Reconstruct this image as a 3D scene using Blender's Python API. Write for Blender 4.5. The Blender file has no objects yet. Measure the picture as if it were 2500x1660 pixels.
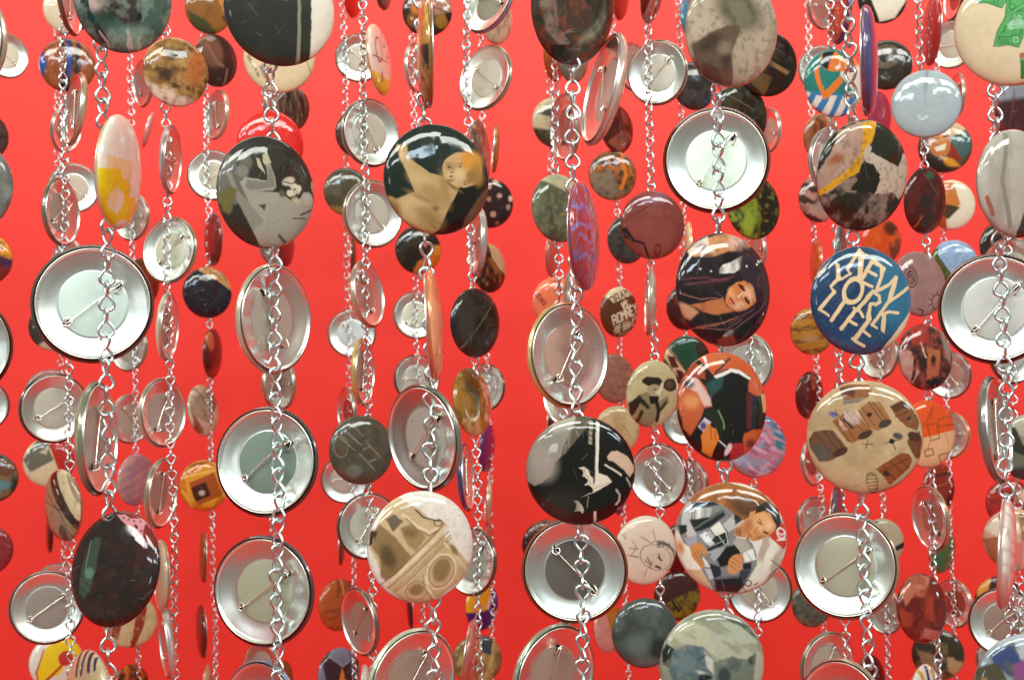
import bpy, math, random
import numpy as np
from mathutils import Vector, Matrix

scene = bpy.context.scene
C = scene.collection
rad = math.radians

# ------------------------------------------------------------------ camera
W0, H0 = 2500.0, 1660.0
LENS, SENSOR = 50.0, 36.0
FPX = LENS / SENSOR * W0
PITCH, ROLL = rad(1.35), rad(1.17)
cam_data = bpy.data.cameras.new("camera")
cam = bpy.data.objects.new("camera", cam_data)
C.objects.link(cam)
cam_data.lens, cam_data.sensor_width = LENS, SENSOR
cam_data.clip_start, cam_data.clip_end = 0.05, 60
cam.location = (0, 0, 1.5)
RC = (Matrix.Rotation(math.pi / 2 + PITCH, 3, 'X') @ Matrix.Rotation(-ROLL, 3, 'Z'))
cam.rotation_euler = RC.to_euler()
cam_data.dof.use_dof = True
cam_data.dof.focus_distance = 0.77
cam_data.dof.aperture_fstop = 28
scene.camera = cam

# ------------------------------------------------------------------ light
world = bpy.data.worlds.new("World")
scene.world = world
world.use_nodes = True
bg = world.node_tree.nodes["Background"]
bg.inputs[0].default_value = (0.73, 0.78, 0.69, 1)
bg.inputs[1].default_value = 0.25

def area(name, loc, target, sx, sy, power, col):
    l = bpy.data.lights.new(name, 'AREA')
    l.shape = 'RECTANGLE'
    l.size, l.size_y, l.energy, l.color = sx, sy, power, col
    o = bpy.data.objects.new(name, l)
    o.location = loc
    d = Vector(target) - Vector(loc)
    o.rotation_euler = d.to_track_quat('-Z', 'Y').to_euler()
    C.objects.link(o)
    return o

# the hall in front of the chains: fluorescent strips under the ceiling, cooler windows beyond them
for x, y, z, sx, sy, p, col in [
        (-2.5, -0.9, 3.15, 1.5, .46, 36, (.97, 1, .91)),
        (-0.8, -1.1, 3.2, 1.5, .46, 41, (.97, 1, .92)),
        (0.9, -1.1, 3.2, 1.5, .46, 41, (.97, 1, .92)),
        (2.6, -0.9, 3.15, 1.5, .46, 36, (.97, 1, .91)),
        (-2.4, -3.2, 3.3, 1.5, .30, 25, (.66, .84, 1)),
        (0.1, -3.6, 3.4, 1.7, .30, 25, (.90, 1, 1)),
        (2.5, -3.2, 3.3, 1.5, .30, 25, (.70, .86, 1)),
        (-1.9, -5.5, 1.9, .8, .5, 9, (.90, .96, 1))]:
    area("hall_light", (x, y, z), (0, 1.2, 1.5), sx, sy, p, col)
# fittings washing the wall from above
area("ceiling_light", (0.0, 1.40, 2.75), (0.0, 2.0, 1.5), 2.6, .4, 14, (1, .98, .88))

scene.view_settings.view_transform = 'Standard'
scene.view_settings.look = 'None'
scene.view_settings.exposure = 0.0
scene.view_settings.gamma = 1.0

# ------------------------------------------------------------------ helpers
def lin(h):
    v = np.array([int(h[i:i + 2], 16) / 255 for i in (0, 2, 4)])
    return np.where(v <= .04045, v / 12.92, ((v + .055) / 1.055) ** 2.4)

def link(name, mesh, parent=None):
    o = bpy.data.objects.new(name, mesh)
    C.objects.link(o)
    if parent:
        o.parent = parent
    return o

def make_mesh(name, verts, faces, mat=None, smooth=True):
    me = bpy.data.meshes.new(name)
    me.from_pydata([tuple(map(float, v)) for v in verts], [], [tuple(map(int, f)) for f in faces])
    if smooth:
        me.polygons.foreach_set('use_smooth', np.ones(len(me.polygons), dtype=bool))
    if mat:
        me.materials.append(mat)
    me.update()
    return me

def nodemat(name):
    m = bpy.data.materials.new(name)
    m.use_nodes = True
    nt = m.node_tree
    return m, nt, nt.nodes["Principled BSDF"]

def add_bump(nt, p, scale, strength, dist=.002, detail=2, coord='Object', rnd=True):
    tc = nt.nodes.new('ShaderNodeTexCoord')
    n = nt.nodes.new('ShaderNodeTexNoise')
    n.inputs['Scale'].default_value = scale
    n.inputs['Detail'].default_value = detail
    b = nt.nodes.new('ShaderNodeBump')
    b.inputs['Strength'].default_value = strength
    b.inputs['Distance'].default_value = dist
    if rnd:
        oi = nt.nodes.new('ShaderNodeObjectInfo')
        mp = nt.nodes.new('ShaderNodeVectorMath')
        mp.operation = 'ADD'
        mul = nt.nodes.new('ShaderNodeMath')
        mul.operation = 'MULTIPLY'
        mul.inputs[1].default_value = 37.0
        nt.links.new(oi.outputs['Random'], mul.inputs[0])
        nt.links.new(tc.outputs[coord], mp.inputs[0])
        nt.links.new(mul.outputs[0], mp.inputs[1])
        nt.links.new(mp.outputs[0], n.inputs['Vector'])
    else:
        nt.links.new(tc.outputs[coord], n.inputs['Vector'])
    nt.links.new(n.outputs['Fac'], b.inputs['Height'])
    nt.links.new(b.outputs['Normal'], p.inputs['Normal'])
    return n, b

# printed film on the badge fronts
m_face, nt, p = nodemat("printed_film")
at = nt.nodes.new('ShaderNodeAttribute')
at.attribute_name = 'print'
nt.links.new(at.outputs['Color'], p.inputs['Base Color'])
p.inputs['Roughness'].default_value = .5
p.inputs['Specular IOR Level'].default_value = .08
p.inputs['Coat Weight'].default_value = 1.0
p.inputs['Coat Roughness'].default_value = .035
p.inputs['Coat IOR'].default_value = 1.5
crn = nt.nodes.new('ShaderNodeTexNoise')
crn.inputs['Scale'].default_value = 5
crn.inputs['Detail'].default_value = 6
crt = nt.nodes.new('ShaderNodeTexCoord')
crm = nt.nodes.new('ShaderNodeMapRange')
crm.inputs[1].default_value, crm.inputs[2].default_value = .42, .72
crm.inputs[3].default_value, crm.inputs[4].default_value = .025, .16
nt.links.new(crt.outputs['Object'], crn.inputs['Vector'])
nt.links.new(crn.outputs['Fac'], crm.inputs[0])
nt.links.new(crm.outputs[0], p.inputs['Coat Roughness'])
n, b = add_bump(nt, p, 1.8, .5, .0009, 2)
nt.links.new(b.outputs['Normal'], p.inputs['Coat Normal'])

def metal(name, col, rough, bump=None, objcol=False, metallic=1.0, coat=0.0):
    m, nt, p = nodemat(name)
    p.inputs['Metallic'].default_value = metallic
    p.inputs['Roughness'].default_value = rough
    p.inputs['Base Color'].default_value = (*col, 1)
    p.inputs['Coat Weight'].default_value = coat
    p.inputs['Coat Roughness'].default_value = .05
    if objcol:
        oi = nt.nodes.new('ShaderNodeObjectInfo')
        nt.links.new(oi.outputs['Color'], p.inputs['Base Color'])
    if bump:
        add_bump(nt, p, *bump)
    return m

m_chain = metal("zinc_wire", (.63, .73, .74), .30, (400, .1, .00008, 2))
m_shell = metal("tinned_steel", (.84, .86, .80), .30, (2.2, .5, .0003, 2))
m_plate = metal("disc_steel", (.6, .6, .58), .52, (60, .3, .00006, 3), objcol=True, metallic=.5)
def speckle(m, sc, thr, dark):
    nt = m.node_tree
    p = nt.nodes["Principled BSDF"]
    tc, n, r, mx = (nt.nodes.new(k) for k in ('ShaderNodeTexCoord', 'ShaderNodeTexNoise', 'ShaderNodeMapRange', 'ShaderNodeMixRGB'))
    oi, ad = nt.nodes.new('ShaderNodeObjectInfo'), nt.nodes.new('ShaderNodeVectorMath')
    n.noise_dimensions = '4D'
    n.inputs['Scale'].default_value = sc
    n.inputs['Detail'].default_value = 3
    r.inputs[1].default_value, r.inputs[2].default_value = thr, thr + .06
    ml = nt.nodes.new('ShaderNodeMath')
    ml.operation = 'MULTIPLY'
    ml.inputs[1].default_value = 50
    nt.links.new(oi.outputs['Random'], ml.inputs[0])
    nt.links.new(ml.outputs[0], n.inputs['W'])
    nt.links.new(tc.outputs['Object'], n.inputs['Vector'])
    nt.links.new(n.outputs['Fac'], r.inputs[0])
    nt.links.new(r.outputs[0], mx.inputs[0])
    src = p.inputs['Base Color']
    if src.links:
        nt.links.new(src.links[0].from_socket, mx.inputs[1])
    else:
        mx.inputs[1].default_value = src.default_value
    mx.inputs[2].default_value = (*dark, 1)
    nt.links.new(mx.outputs[0], src)
speckle(m_plate, 7, .70, (.16, .11, .07))
speckle(m_shell, 9, .715, (.20, .13, .08))
m_rim = metal("crimped_edge", (.6, .6, .6), .24, None, objcol=True, metallic=.35, coat=.9)
m_pin = metal("pin_wire_steel", (.93, .90, .80), .26)
m_slot, _nt, _p = nodemat("dark_slot")
_p.inputs['Base Color'].default_value = (.012, .011, .009, 1)
_p.inputs['Roughness'].default_value = .7

m_wall, nt, p = nodemat("red_painted_wall")
tc = nt.nodes.new('ShaderNodeTexCoord')
n1 = nt.nodes.new('ShaderNodeTexNoise')
n1.inputs['Scale'].default_value = 2.2
n1.inputs['Detail'].default_value = 4
mx = nt.nodes.new('ShaderNodeMixRGB')
mx.inputs[1].default_value = (.64, .025, .0165, 1)
mx.inputs[2].default_value = (.755, .035, .0225, 1)
mpw = nt.nodes.new('ShaderNodeMapping')  # soft shadows put into the wall red as upright-stretched noise streaks
mpw.inputs['Scale'].default_value = (1.6, 1, .55)
nt.links.new(tc.outputs['Object'], mpw.inputs['Vector'])
nt.links.new(mpw.outputs[0], n1.inputs['Vector'])
nt.links.new(n1.outputs['Fac'], mx.inputs[0])
n3 = nt.nodes.new('ShaderNodeTexNoise')
n3.inputs['Scale'].default_value = 7
n3.inputs['Detail'].default_value = 7
n3.inputs['Roughness'].default_value = .7
r3 = nt.nodes.new('ShaderNodeMapRange')
r3.inputs[1].default_value, r3.inputs[2].default_value = .62, .78
r3.inputs[4].default_value = .16
m3 = nt.nodes.new('ShaderNodeMixRGB')
m3.inputs[2].default_value = (.85, .16, .10, 1)
nt.links.new(tc.outputs['Object'], n3.inputs['Vector'])
nt.links.new(n3.outputs['Fac'], r3.inputs[0])
nt.links.new(r3.outputs[0], m3.inputs[0])
nt.links.new(mx.outputs[0], m3.inputs[1])
nt.links.new(m3.outputs[0], p.inputs['Base Color'])
p.inputs['Roughness'].default_value = .5
p.inputs['Specular IOR Level'].default_value = .3
n2 = nt.nodes.new('ShaderNodeTexNoise')
n2.inputs['Scale'].default_value = 160
n2.inputs['Detail'].default_value = 3
bb = nt.nodes.new('ShaderNodeBump')
bb.inputs['Strength'].default_value = .12
bb.inputs['Distance'].default_value = .0006
nt.links.new(tc.outputs['Object'], n2.inputs['Vector'])
nt.links.new(n2.outputs['Fac'], bb.inputs['Height'])
nt.links.new(bb.outputs['Normal'], p.inputs['Normal'])

# ------------------------------------------------------------------ setting
def box(name, x0, x1, y0, y1, z0, z1, mat):
    v = [(x, y, z) for x in (x0, x1) for y in (y0, y1) for z in (z0, z1)]
    f = [(0, 1, 3, 2), (4, 6, 7, 5), (0, 4, 5, 1), (2, 3, 7, 6), (0, 2, 6, 4), (1, 5, 7, 3)]
    o = link(name, make_mesh(name, v, f, mat, False))
    o['kind'] = 'structure'
    return o
box("wall", -4.0, 4.0, 2.10, 2.20, 0.0, 4.0, m_wall)
box("floor", -4.0, 4.0, -1.6, 2.098, -0.10, 0.0, m_wall)

# ------------------------------------------------------------------ badge parts (unit radius, print towards +Z)
def lathe(prof, seg, flute=None, close=False):
    vs, fs = [], []
    for j, (r, z) in enumerate(prof):
        for i in range(seg):
            a = 2 * math.pi * i / seg
            rr = r
            if flute and flute[j]:
                rr = r - flute[j] * (i % 2)
            vs.append((rr * math.cos(a), rr * math.sin(a), z))
    for j in range(len(prof) - 1):
        for i in range(seg):
            k = (i + 1) % seg
            fs.append((j * seg + i, j * seg + k, (j + 1) * seg + k, (j + 1) * seg + i))
    if close:
        vs.append((0, 0, prof[-1][1]))
        c = len(vs) - 1
        j = len(prof) - 1
        for i in range(seg):
            fs.append((j * seg + i, j * seg + (i + 1) % seg, c))
    return vs, fs

def tube(pts, r, sides, closed=False):
    pts = [Vector(q) for q in pts]
    n = len(pts)
    vs, fs = [], []
    t0 = (pts[1] - pts[0]).normalized()
    up = Vector((0, 0, 1)) if abs(t0.z) < .9 else Vector((1, 0, 0))
    nrm = (up - t0 * up.dot(t0)).normalized()
    for i in range(n):
        if closed:
            t = (pts[(i + 1) % n] - pts[i - 1]).normalized()
        else:
            t = (pts[min(i + 1, n - 1)] - pts[max(i - 1, 0)]).normalized()
        nrm = (nrm - t * nrm.dot(t)).normalized()
        b = t.cross(nrm)
        for s in range(sides):
            a = 2 * math.pi * s / sides
            vs.append(pts[i] + (nrm * math.cos(a) + b * math.sin(a)) * r)
    m = n if closed else n - 1
    for i in range(m):
        j = (i + 1) % n
        for s in range(sides):
            k = (s + 1) % sides
            fs.append((i * sides + s, i * sides + k, j * sides + k, j * sides + s))
    if not closed:
        fs.append(tuple(range(sides))[::-1])
        fs.append(tuple((n - 1) * sides + s for s in range(sides)))
    return vs, fs

def front_z(r):
    return .085 * (1 - r * r) + .105 * np.sqrt(np.clip(1 - r ** 7, 0, 1)) - .07

PARTS = {}
for lod, seg in (('L', 180), ('M', 128), ('S', 96)):
    v, f = lathe([(1.0, -.070), (1.008, -.085), (1.004, -.10), (.992, -.118), (.980, -.132), (.966, -.139)], seg,
                 [0, 0, .016, .028, .020, 0])
    PARTS['rim' + lod] = make_mesh("rim", v, [q[::-1] for q in f], m_rim)
    s2 = seg // 2
    v, f = lathe([(.936, -.100), (.938, -.157), (.930, -.166), (.917, -.160), (.908, -.145), (.900, -.122),
                  (.885, -.112), (.855, -.104), (.80, -.088), (.73, -.064), (.66, -.045), (.60, -.034), (.575, -.031),
                  (.560, -.034)], s2)
    PARTS['back_shell' + lod] = make_mesh("back_shell", v, [q[::-1] for q in f], m_shell)
    v, f = lathe([(.558, -.036), (.545, -.0375), (.30, -.0385)], s2 // 2, close=True)
    PARTS['back_disc' + lod] = make_mesh("back_disc", v, [q[::-1] for q in f], m_plate)

def pin_mesh(sides, rr, bow=0.0):
    z = -.10
    pts = [(-.60, .0, -.055), (-.58, .02, z - .03), (-.53, .075, z - .06), (-.45, .05, z - .06), (-.44, -.04, z - .04),
           (-.51, -.075, z - .03), (-.56, -.01, z), (-.50, .015, z - .005), (-.3, .01 + bow * .6, z), (0, bow, z + .005 - abs(bow) * .5), (.3, -.005 + bow * .8, z + .004 - abs(bow)),
           (.52, bow * .5, z - abs(bow)), (.60, bow * .4, z + .012 - abs(bow))]
    v, f = tube(pts, rr, sides)
    # catch loop
    pts = [(.40, .07, -.045), (.47, .085, -.12), (.56, .06, -.145), (.61, 0, -.15), (.56, -.06, -.145), (.47, -.085, -.12), (.40, -.07, -.045)]
    v2, f2 = tube(pts, rr, sides)
    k = len(v)
    return v + v2, f + [tuple(i + k for i in q) for q in f2]
for lod_, sd_, rr_ in (('L', 7, .0125), ('M', 5, .014), ('S', 4, .0155)):
    PARTS['pin' + lod_] = [make_mesh("pin", *pin_mesh(sd_, rr_, bw_), m_pin) for bw_ in (0, .03, -.05, .0)]

for nm_, sx in (('slotA', -1), ('slotB', 1)):
    x0, x1 = sorted((sx * .47, sx * .595))
    vs = [(x, y, z) for x in (x0, x1) for y in (-.036, .036) for z in (-.046, -.052)]
    PARTS[nm_] = make_mesh("slot", vs, [(0, 1, 3, 2), (4, 6, 7, 5), (0, 4, 5, 1), (2, 3, 7, 6), (0, 2, 6, 4), (1, 5, 7, 3)], m_slot, False)

# ------------------------------------------------------------------ chain links (metres)
PITCH_L, WIRE = .0130, .00086
def link_pts(n):
    Lh = PITCH_L / 2 + WIRE * 1.0
    Wd = .0031
    out = []
    for half in (0, 1):
        for i in range(n):
            s = 2 * math.pi * (i + .5) / n
            x = Wd * math.sin(s) * math.sin(s / 2) / .77 + WIRE * 1.05 * math.cos(s / 2)
            z = Lh * (1 - math.cos(s)) / 2
            out.append((x, 0, z) if half == 0 else (0, x, -z))
    return out
LINKS = {}
for lod, n, sides in (('L', 18, 8), ('M', 12, 6), ('S', 9, 5)):
    LINKS[lod] = [make_mesh("link", *tube(link_pts(n), WIRE, sides, True), m_chain)]
# ------------------------------------------------------------------ print painter
def _h(ix, iy, seed):
    n = (ix.astype(np.int64) * 374761393 + iy.astype(np.int64) * 668265263 + seed * 1442695041) & 0xffffffff
    n = ((n ^ (n >> 13)) * 1274126177) & 0xffffffff
    return ((n ^ (n >> 16)) & 0xffff) / 65535.0
def vnoise(x, y, seed):
    ix, iy = np.floor(x), np.floor(y)
    fx, fy = x - ix, y - iy
    fx, fy = fx * fx * (3 - 2 * fx), fy * fy * (3 - 2 * fy)
    a, b = _h(ix, iy, seed), _h(ix + 1, iy, seed)
    c, d = _h(ix, iy + 1, seed), _h(ix + 1, iy + 1, seed)
    return a + (b - a) * fx + (c - a) * fy + (a - b - c + d) * fx * fy
def fbm(x, y, seed, sc, oct=4):
    t, amp, tot = 0, 1.0, 0
    for o in range(oct):
        t = t + amp * vnoise(x * sc + 17.3 * o, y * sc - 9.1 * o, seed + o)
        tot += amp
        amp *= .55
        sc *= 2.05
    return t / tot
def sm(e0, e1, x):
    t = np.clip((x - e0) / (e1 - e0 + 1e-9), 0, 1)
    return t * t * (3 - 2 * t)
def seg_d(x, y, a, b):
    ax, ay = a
    bx, by = b[0] - ax, b[1] - ay
    t = np.clip(((x - ax) * bx + (y - ay) * by) / (bx * bx + by * by + 1e-9), 0, 1)
    return np.hypot(x - ax - t * bx, y - ay - t * by)
def poly_mask(x, y, pts, soft):
    ins = np.zeros(x.shape, bool)
    d = np.full(x.shape, 9.0)
    n = len(pts)
    for i in range(n):
        a, b = pts[i], pts[(i + 1) % n]
        if a[1] != b[1]:
            c = ((a[1] > y) != (b[1] > y)) & (x < (b[0] - a[0]) * (y - a[1]) / (b[1] - a[1]) + a[0])
            ins ^= c
        d = np.minimum(d, seg_d(x, y, a, b))
    sd = np.where(ins, d, -d)
    return sm(-soft, soft, sd)

FONT = {'A': '002640 1333', 'B': '00063645343303 33423000', 'C': '4536160501103041', 'D': '0006264541200', 'E': '46060040 0333',
        'F': '46060 0333 0006', 'G': '453616050110304233 ', 'H': '0006 4046 0343', 'I': '2026', 'J': '46413010', 'K': '0006 46034 0340',
        'L': '060040', 'M': '0006234640', 'N': '00064046', 'O': '10010516364541301 0', 'P': '0006364543 3303', 'R': '000636454433 03 3340',
        'S': '453616050413334241301001', 'T': '0646 2026', 'U': '06011030 4146', 'V': '062046', 'W': '0610233046', 'Y': '062346 2320',
        'X': '0640 0046', 'Z': '06460040', '.': '2021', '$': '453616050413334241301001 2026'}
FONT.update({'B': '00063645 4533 3303 334230 3000', 'D': '000626454120 2000', 'O': '100105163645413010', 'P': '000636454333 3303',
             'R': '00063645443303 3340', 'E': '46060040 0333', 'F': '460600 0333', 'K': '0006 4603 0340', 'U': '060110304146',
             'G': '4536160501103041434323'[:20], 'S': '45361605041333423010'})
FONT['S'] = '4536160504333241301001'
FONT['1'] = '152620'

def text_mask(x, y, txt, cx, cy, h, rot, w, adv=1.0, soft=.012):
    m = np.zeros(x.shape)
    a = rad(rot)
    lx = (x - cx) * math.cos(a) + (y - cy) * math.sin(a)
    ly = -(x - cx) * math.sin(a) + (y - cy) * math.cos(a)
    s = h / 6
    step = 5.6 * s * adv
    x0 = -step * len(txt) / 2
    for i, ch in enumerate(txt):
        if ch not in FONT:
            continue
        for pl in FONT[ch].split():
            q = [(x0 + i * step + int(pl[k]) * s * adv, int(pl[k + 1]) * s - h / 2) for k in range(0, len(pl) - 1, 2)]
            for a_, b_ in zip(q[:-1], q[1:]):
                m = np.maximum(m, sm(w / 2 + soft, w / 2 - soft, seg_d(lx, ly, a_, b_)))
    return m

def paint(ops, u, v, seed, soft0):
    fr = None
    col = np.ones((u.size, 3)) * .5
    x, y = u, v
    wx = (fbm(u, v, seed + 11, 9, 2) - .5) * .022
    wy = (fbm(u, v, seed + 12, 9, 2) - .5) * .022
    def mix(m, c, amt=1.0):
        nonlocal col
        m = (m * amt)[:, None]
        col = col * (1 - m) + lin(c)[None, :] * m
    def tp(pt):
        if fr is None:
            return pt
        return ((pt[0] - fr[0]) / fr[2], (fr[1] - pt[1]) / fr[3])
    for op in ops:
        k = op[0]
        X, Y = x + wx, y + wy
        if k == 'B':
            col = np.ones((u.size, 3)) * lin(op[1])[None, :]
        elif k == 'FR':
            fr = op[1:]
        elif k == 'W':
            amt, sc = op[1], op[2]
            wx = (fbm(x, y, seed + 91, sc, 3) - .5) * 2 * amt
            wy = (fbm(x, y, seed + 57, sc, 3) - .5) * 2 * amt
        elif k == 'E':
            cx, cy = tp((op[1], op[2]))
            rx, ry = (op[3], op[4]) if fr is None else (op[3] / fr[2], op[4] / fr[3])
            a = rad(op[5])
            lx = (X - cx) * math.cos(a) + (Y - cy) * math.sin(a)
            ly = -(X - cx) * math.sin(a) + (Y - cy) * math.cos(a)
            d = np.hypot(lx / rx, ly / ry)
            s = max(soft0, (op[7] if len(op) > 7 else 0) * .7) / min(rx, ry)
            mix(sm(1 + s, 1 - s, d), op[6])
        elif k == 'O':
            cx, cy = tp((op[1], op[2]))
            rx, ry = (op[3], op[4]) if fr is None else (op[3] / fr[2], op[4] / fr[3])
            a = rad(op[5])
            lx = (X - cx) * math.cos(a) + (Y - cy) * math.sin(a)
            ly = -(X - cx) * math.sin(a) + (Y - cy) * math.cos(a)
            d = np.abs(np.hypot(lx / rx, ly / ry) - 1) * min(rx, ry)
            w = op[7] if fr is None else op[7] / fr[2]
            mix(sm(w / 2 + soft0, max(w / 2 - soft0, 0), d), op[6])
        elif k == 'P':
            pts = [tp(q) for q in op[1]]
            mix(poly_mask(X, Y, pts, max(soft0, (op[3] if len(op) > 3 else 0) * .6)), op[2])
        elif k == 'L':
            pts = [tp(q) for q in op[1]]
            w = op[2] if fr is None else op[2] / fr[2]
            d = np.full(u.shape, 9.0)
            for a_, b_ in zip(pts[:-1], pts[1:]):
                d = np.minimum(d, seg_d(X, Y, a_, b_))
            mix(sm(w / 2 + soft0, max(w / 2 - soft0, 0), d), op[3], min(1, w / soft0 * .9))
        elif k == 'G':
            a = rad(op[1])
            s = op[4] if len(op) > 4 else .03
            mix(sm(-s, s, X * math.cos(a) + Y * math.sin(a) - op[2]), op[3])
        elif k == 'S':
            a = rad(op[1])
            q = (X * math.cos(a) + Y * math.sin(a)) * op[2] + (op[6] if len(op) > 6 else 0)
            fq = np.abs((q % 1) - .5) * 2
            mix(sm(op[3] + .12, op[3] - .12, fq), op[4], op[5] if len(op) > 5 else 1)
        elif k == 'N':
            sd, sc, thr, c, amt = op[1:6]
            sy = op[6] if len(op) > 6 else 1.0
            an = rad(op[7]) if len(op) > 7 else 0
            qx = x * math.cos(an) + y * math.sin(an)
            qy = (-x * math.sin(an) + y * math.cos(an)) * sy
            f = fbm(qx + 3.1, qy + 7.7, sd + seed, sc, 4)
            so = .13 if sc < 8 else .06
            mix(sm(thr - so, thr + so, f), c, amt)
        elif k == 'T':
            txt, cx, cy, h, rot, c, w = op[1:8]
            mix(text_mask(u, v, txt, cx, cy, h, rot, w, op[8] if len(op) > 8 else 1.0), c)
    f = fbm(u + 5, v + 3, seed + 33, 14, 3)
    g = fbm(u - 5, v + 9, seed + 35, 3, 3)
    col = col * (1 + (f - .5)[:, None] * .14 + (g - .5)[:, None] * .12)
    # scuffs and fine scratches on the film
    r2 = random.Random(seed)
    for _ in range(9 if soft0 < .009 else 3):
        ax, ay, an, ln = r2.uniform(-.8, .8), r2.uniform(-.8, .8), r2.uniform(0, 6.28), r2.uniform(.05, .35)
        d = seg_d(u, v, (ax, ay), (ax + ln * math.cos(an), ay + ln * math.sin(an)))
        m = sm(soft0 * 1.2, 0, d) * r2.uniform(.04, .18)
        col = col * (1 - m[:, None]) + .7 * m[:, None]
    return np.clip(np.clip(col, 0, 1) ** 1.08 * .81, 0, 1)

def face_mesh(ops, seed, nr, na):
    rr = np.concatenate([np.linspace(0, .90, nr)[1:], np.linspace(.90, 1.0, max(6, nr // 5) + 1)[1:]])
    a = np.arange(na) * 2 * math.pi / na
    R, A = np.meshgrid(rr, a, indexing='ij')
    x, y = (R * np.cos(A)).ravel(), (R * np.sin(A)).ravel()
    z = front_z(R).ravel()
    # small dents and waviness of the pressed film
    z = z + (fbm(x, y, seed, 2.0, 2) - .5) * .006 * (R.ravel() < .985)
    V = np.vstack([[0, 0, float(front_z(np.array(0.0)))], np.stack([x, y, z], 1)])
    n = len(rr)
    me = bpy.data.meshes.new("face")
    faces = []
    idx = (1 + np.arange(n)[:, None] * na + np.arange(na)[None, :])
    nx = np.roll(idx, -1, axis=1)
    quads = np.stack([idx[:-1], idx[1:], nx[1:], nx[:-1]], -1).reshape(-1, 4)
    tris = np.stack([np.zeros(na, int), idx[0], nx[0]], -1)
    nl = quads.size + tris.size
    me.vertices.add(len(V))
    me.vertices.foreach_set('co', V.ravel().astype(np.float32))
    me.loops.add(nl)
    me.loops.foreach_set('vertex_index', np.concatenate([tris.ravel(), quads.ravel()]).astype(np.int32))
    me.polygons.add(len(tris) + len(quads))
    st = np.concatenate([np.arange(len(tris)) * 3, tris.size + np.arange(len(quads)) * 4])
    me.polygons.foreach_set('loop_start', st.astype(np.int32))
    me.update(calc_edges=True)
    me.polygons.foreach_set('use_smooth', np.ones(len(me.polygons), dtype=bool))
    col = paint(ops, V[:, 0], V[:, 1], seed, .55 / nr)
    at = me.color_attributes.new('print', 'FLOAT_COLOR', 'POINT')
    at.data.foreach_set('color', np.concatenate([col, np.ones((len(col), 1))], 1).astype(np.float32).ravel())
    me.materials.append(m_face)
    return me, col[-na:].mean(axis=0)
# ------------------------------------------------------------------ the chains and what hangs on them
# F = badge with its print to us, K = badge with its tin back to us; sizes are diameters as seen against the 2500 px wide photograph
CH = []
def chain(x, d, *b):
    CH.append((x, d, b))
def F(cx, cy, w, h, tilt, lean, ref, look, ops):
    return ('F', cx, cy, w, h, tilt, lean, ref, look, ops)
def K(cx, cy, w, h, tilt=0, lean=1, rim='a89c8c', plate='c4c4ba', pin=40):
    return ('K', cx, cy, w, h, tilt, lean, rim, plate, pin)

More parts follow.
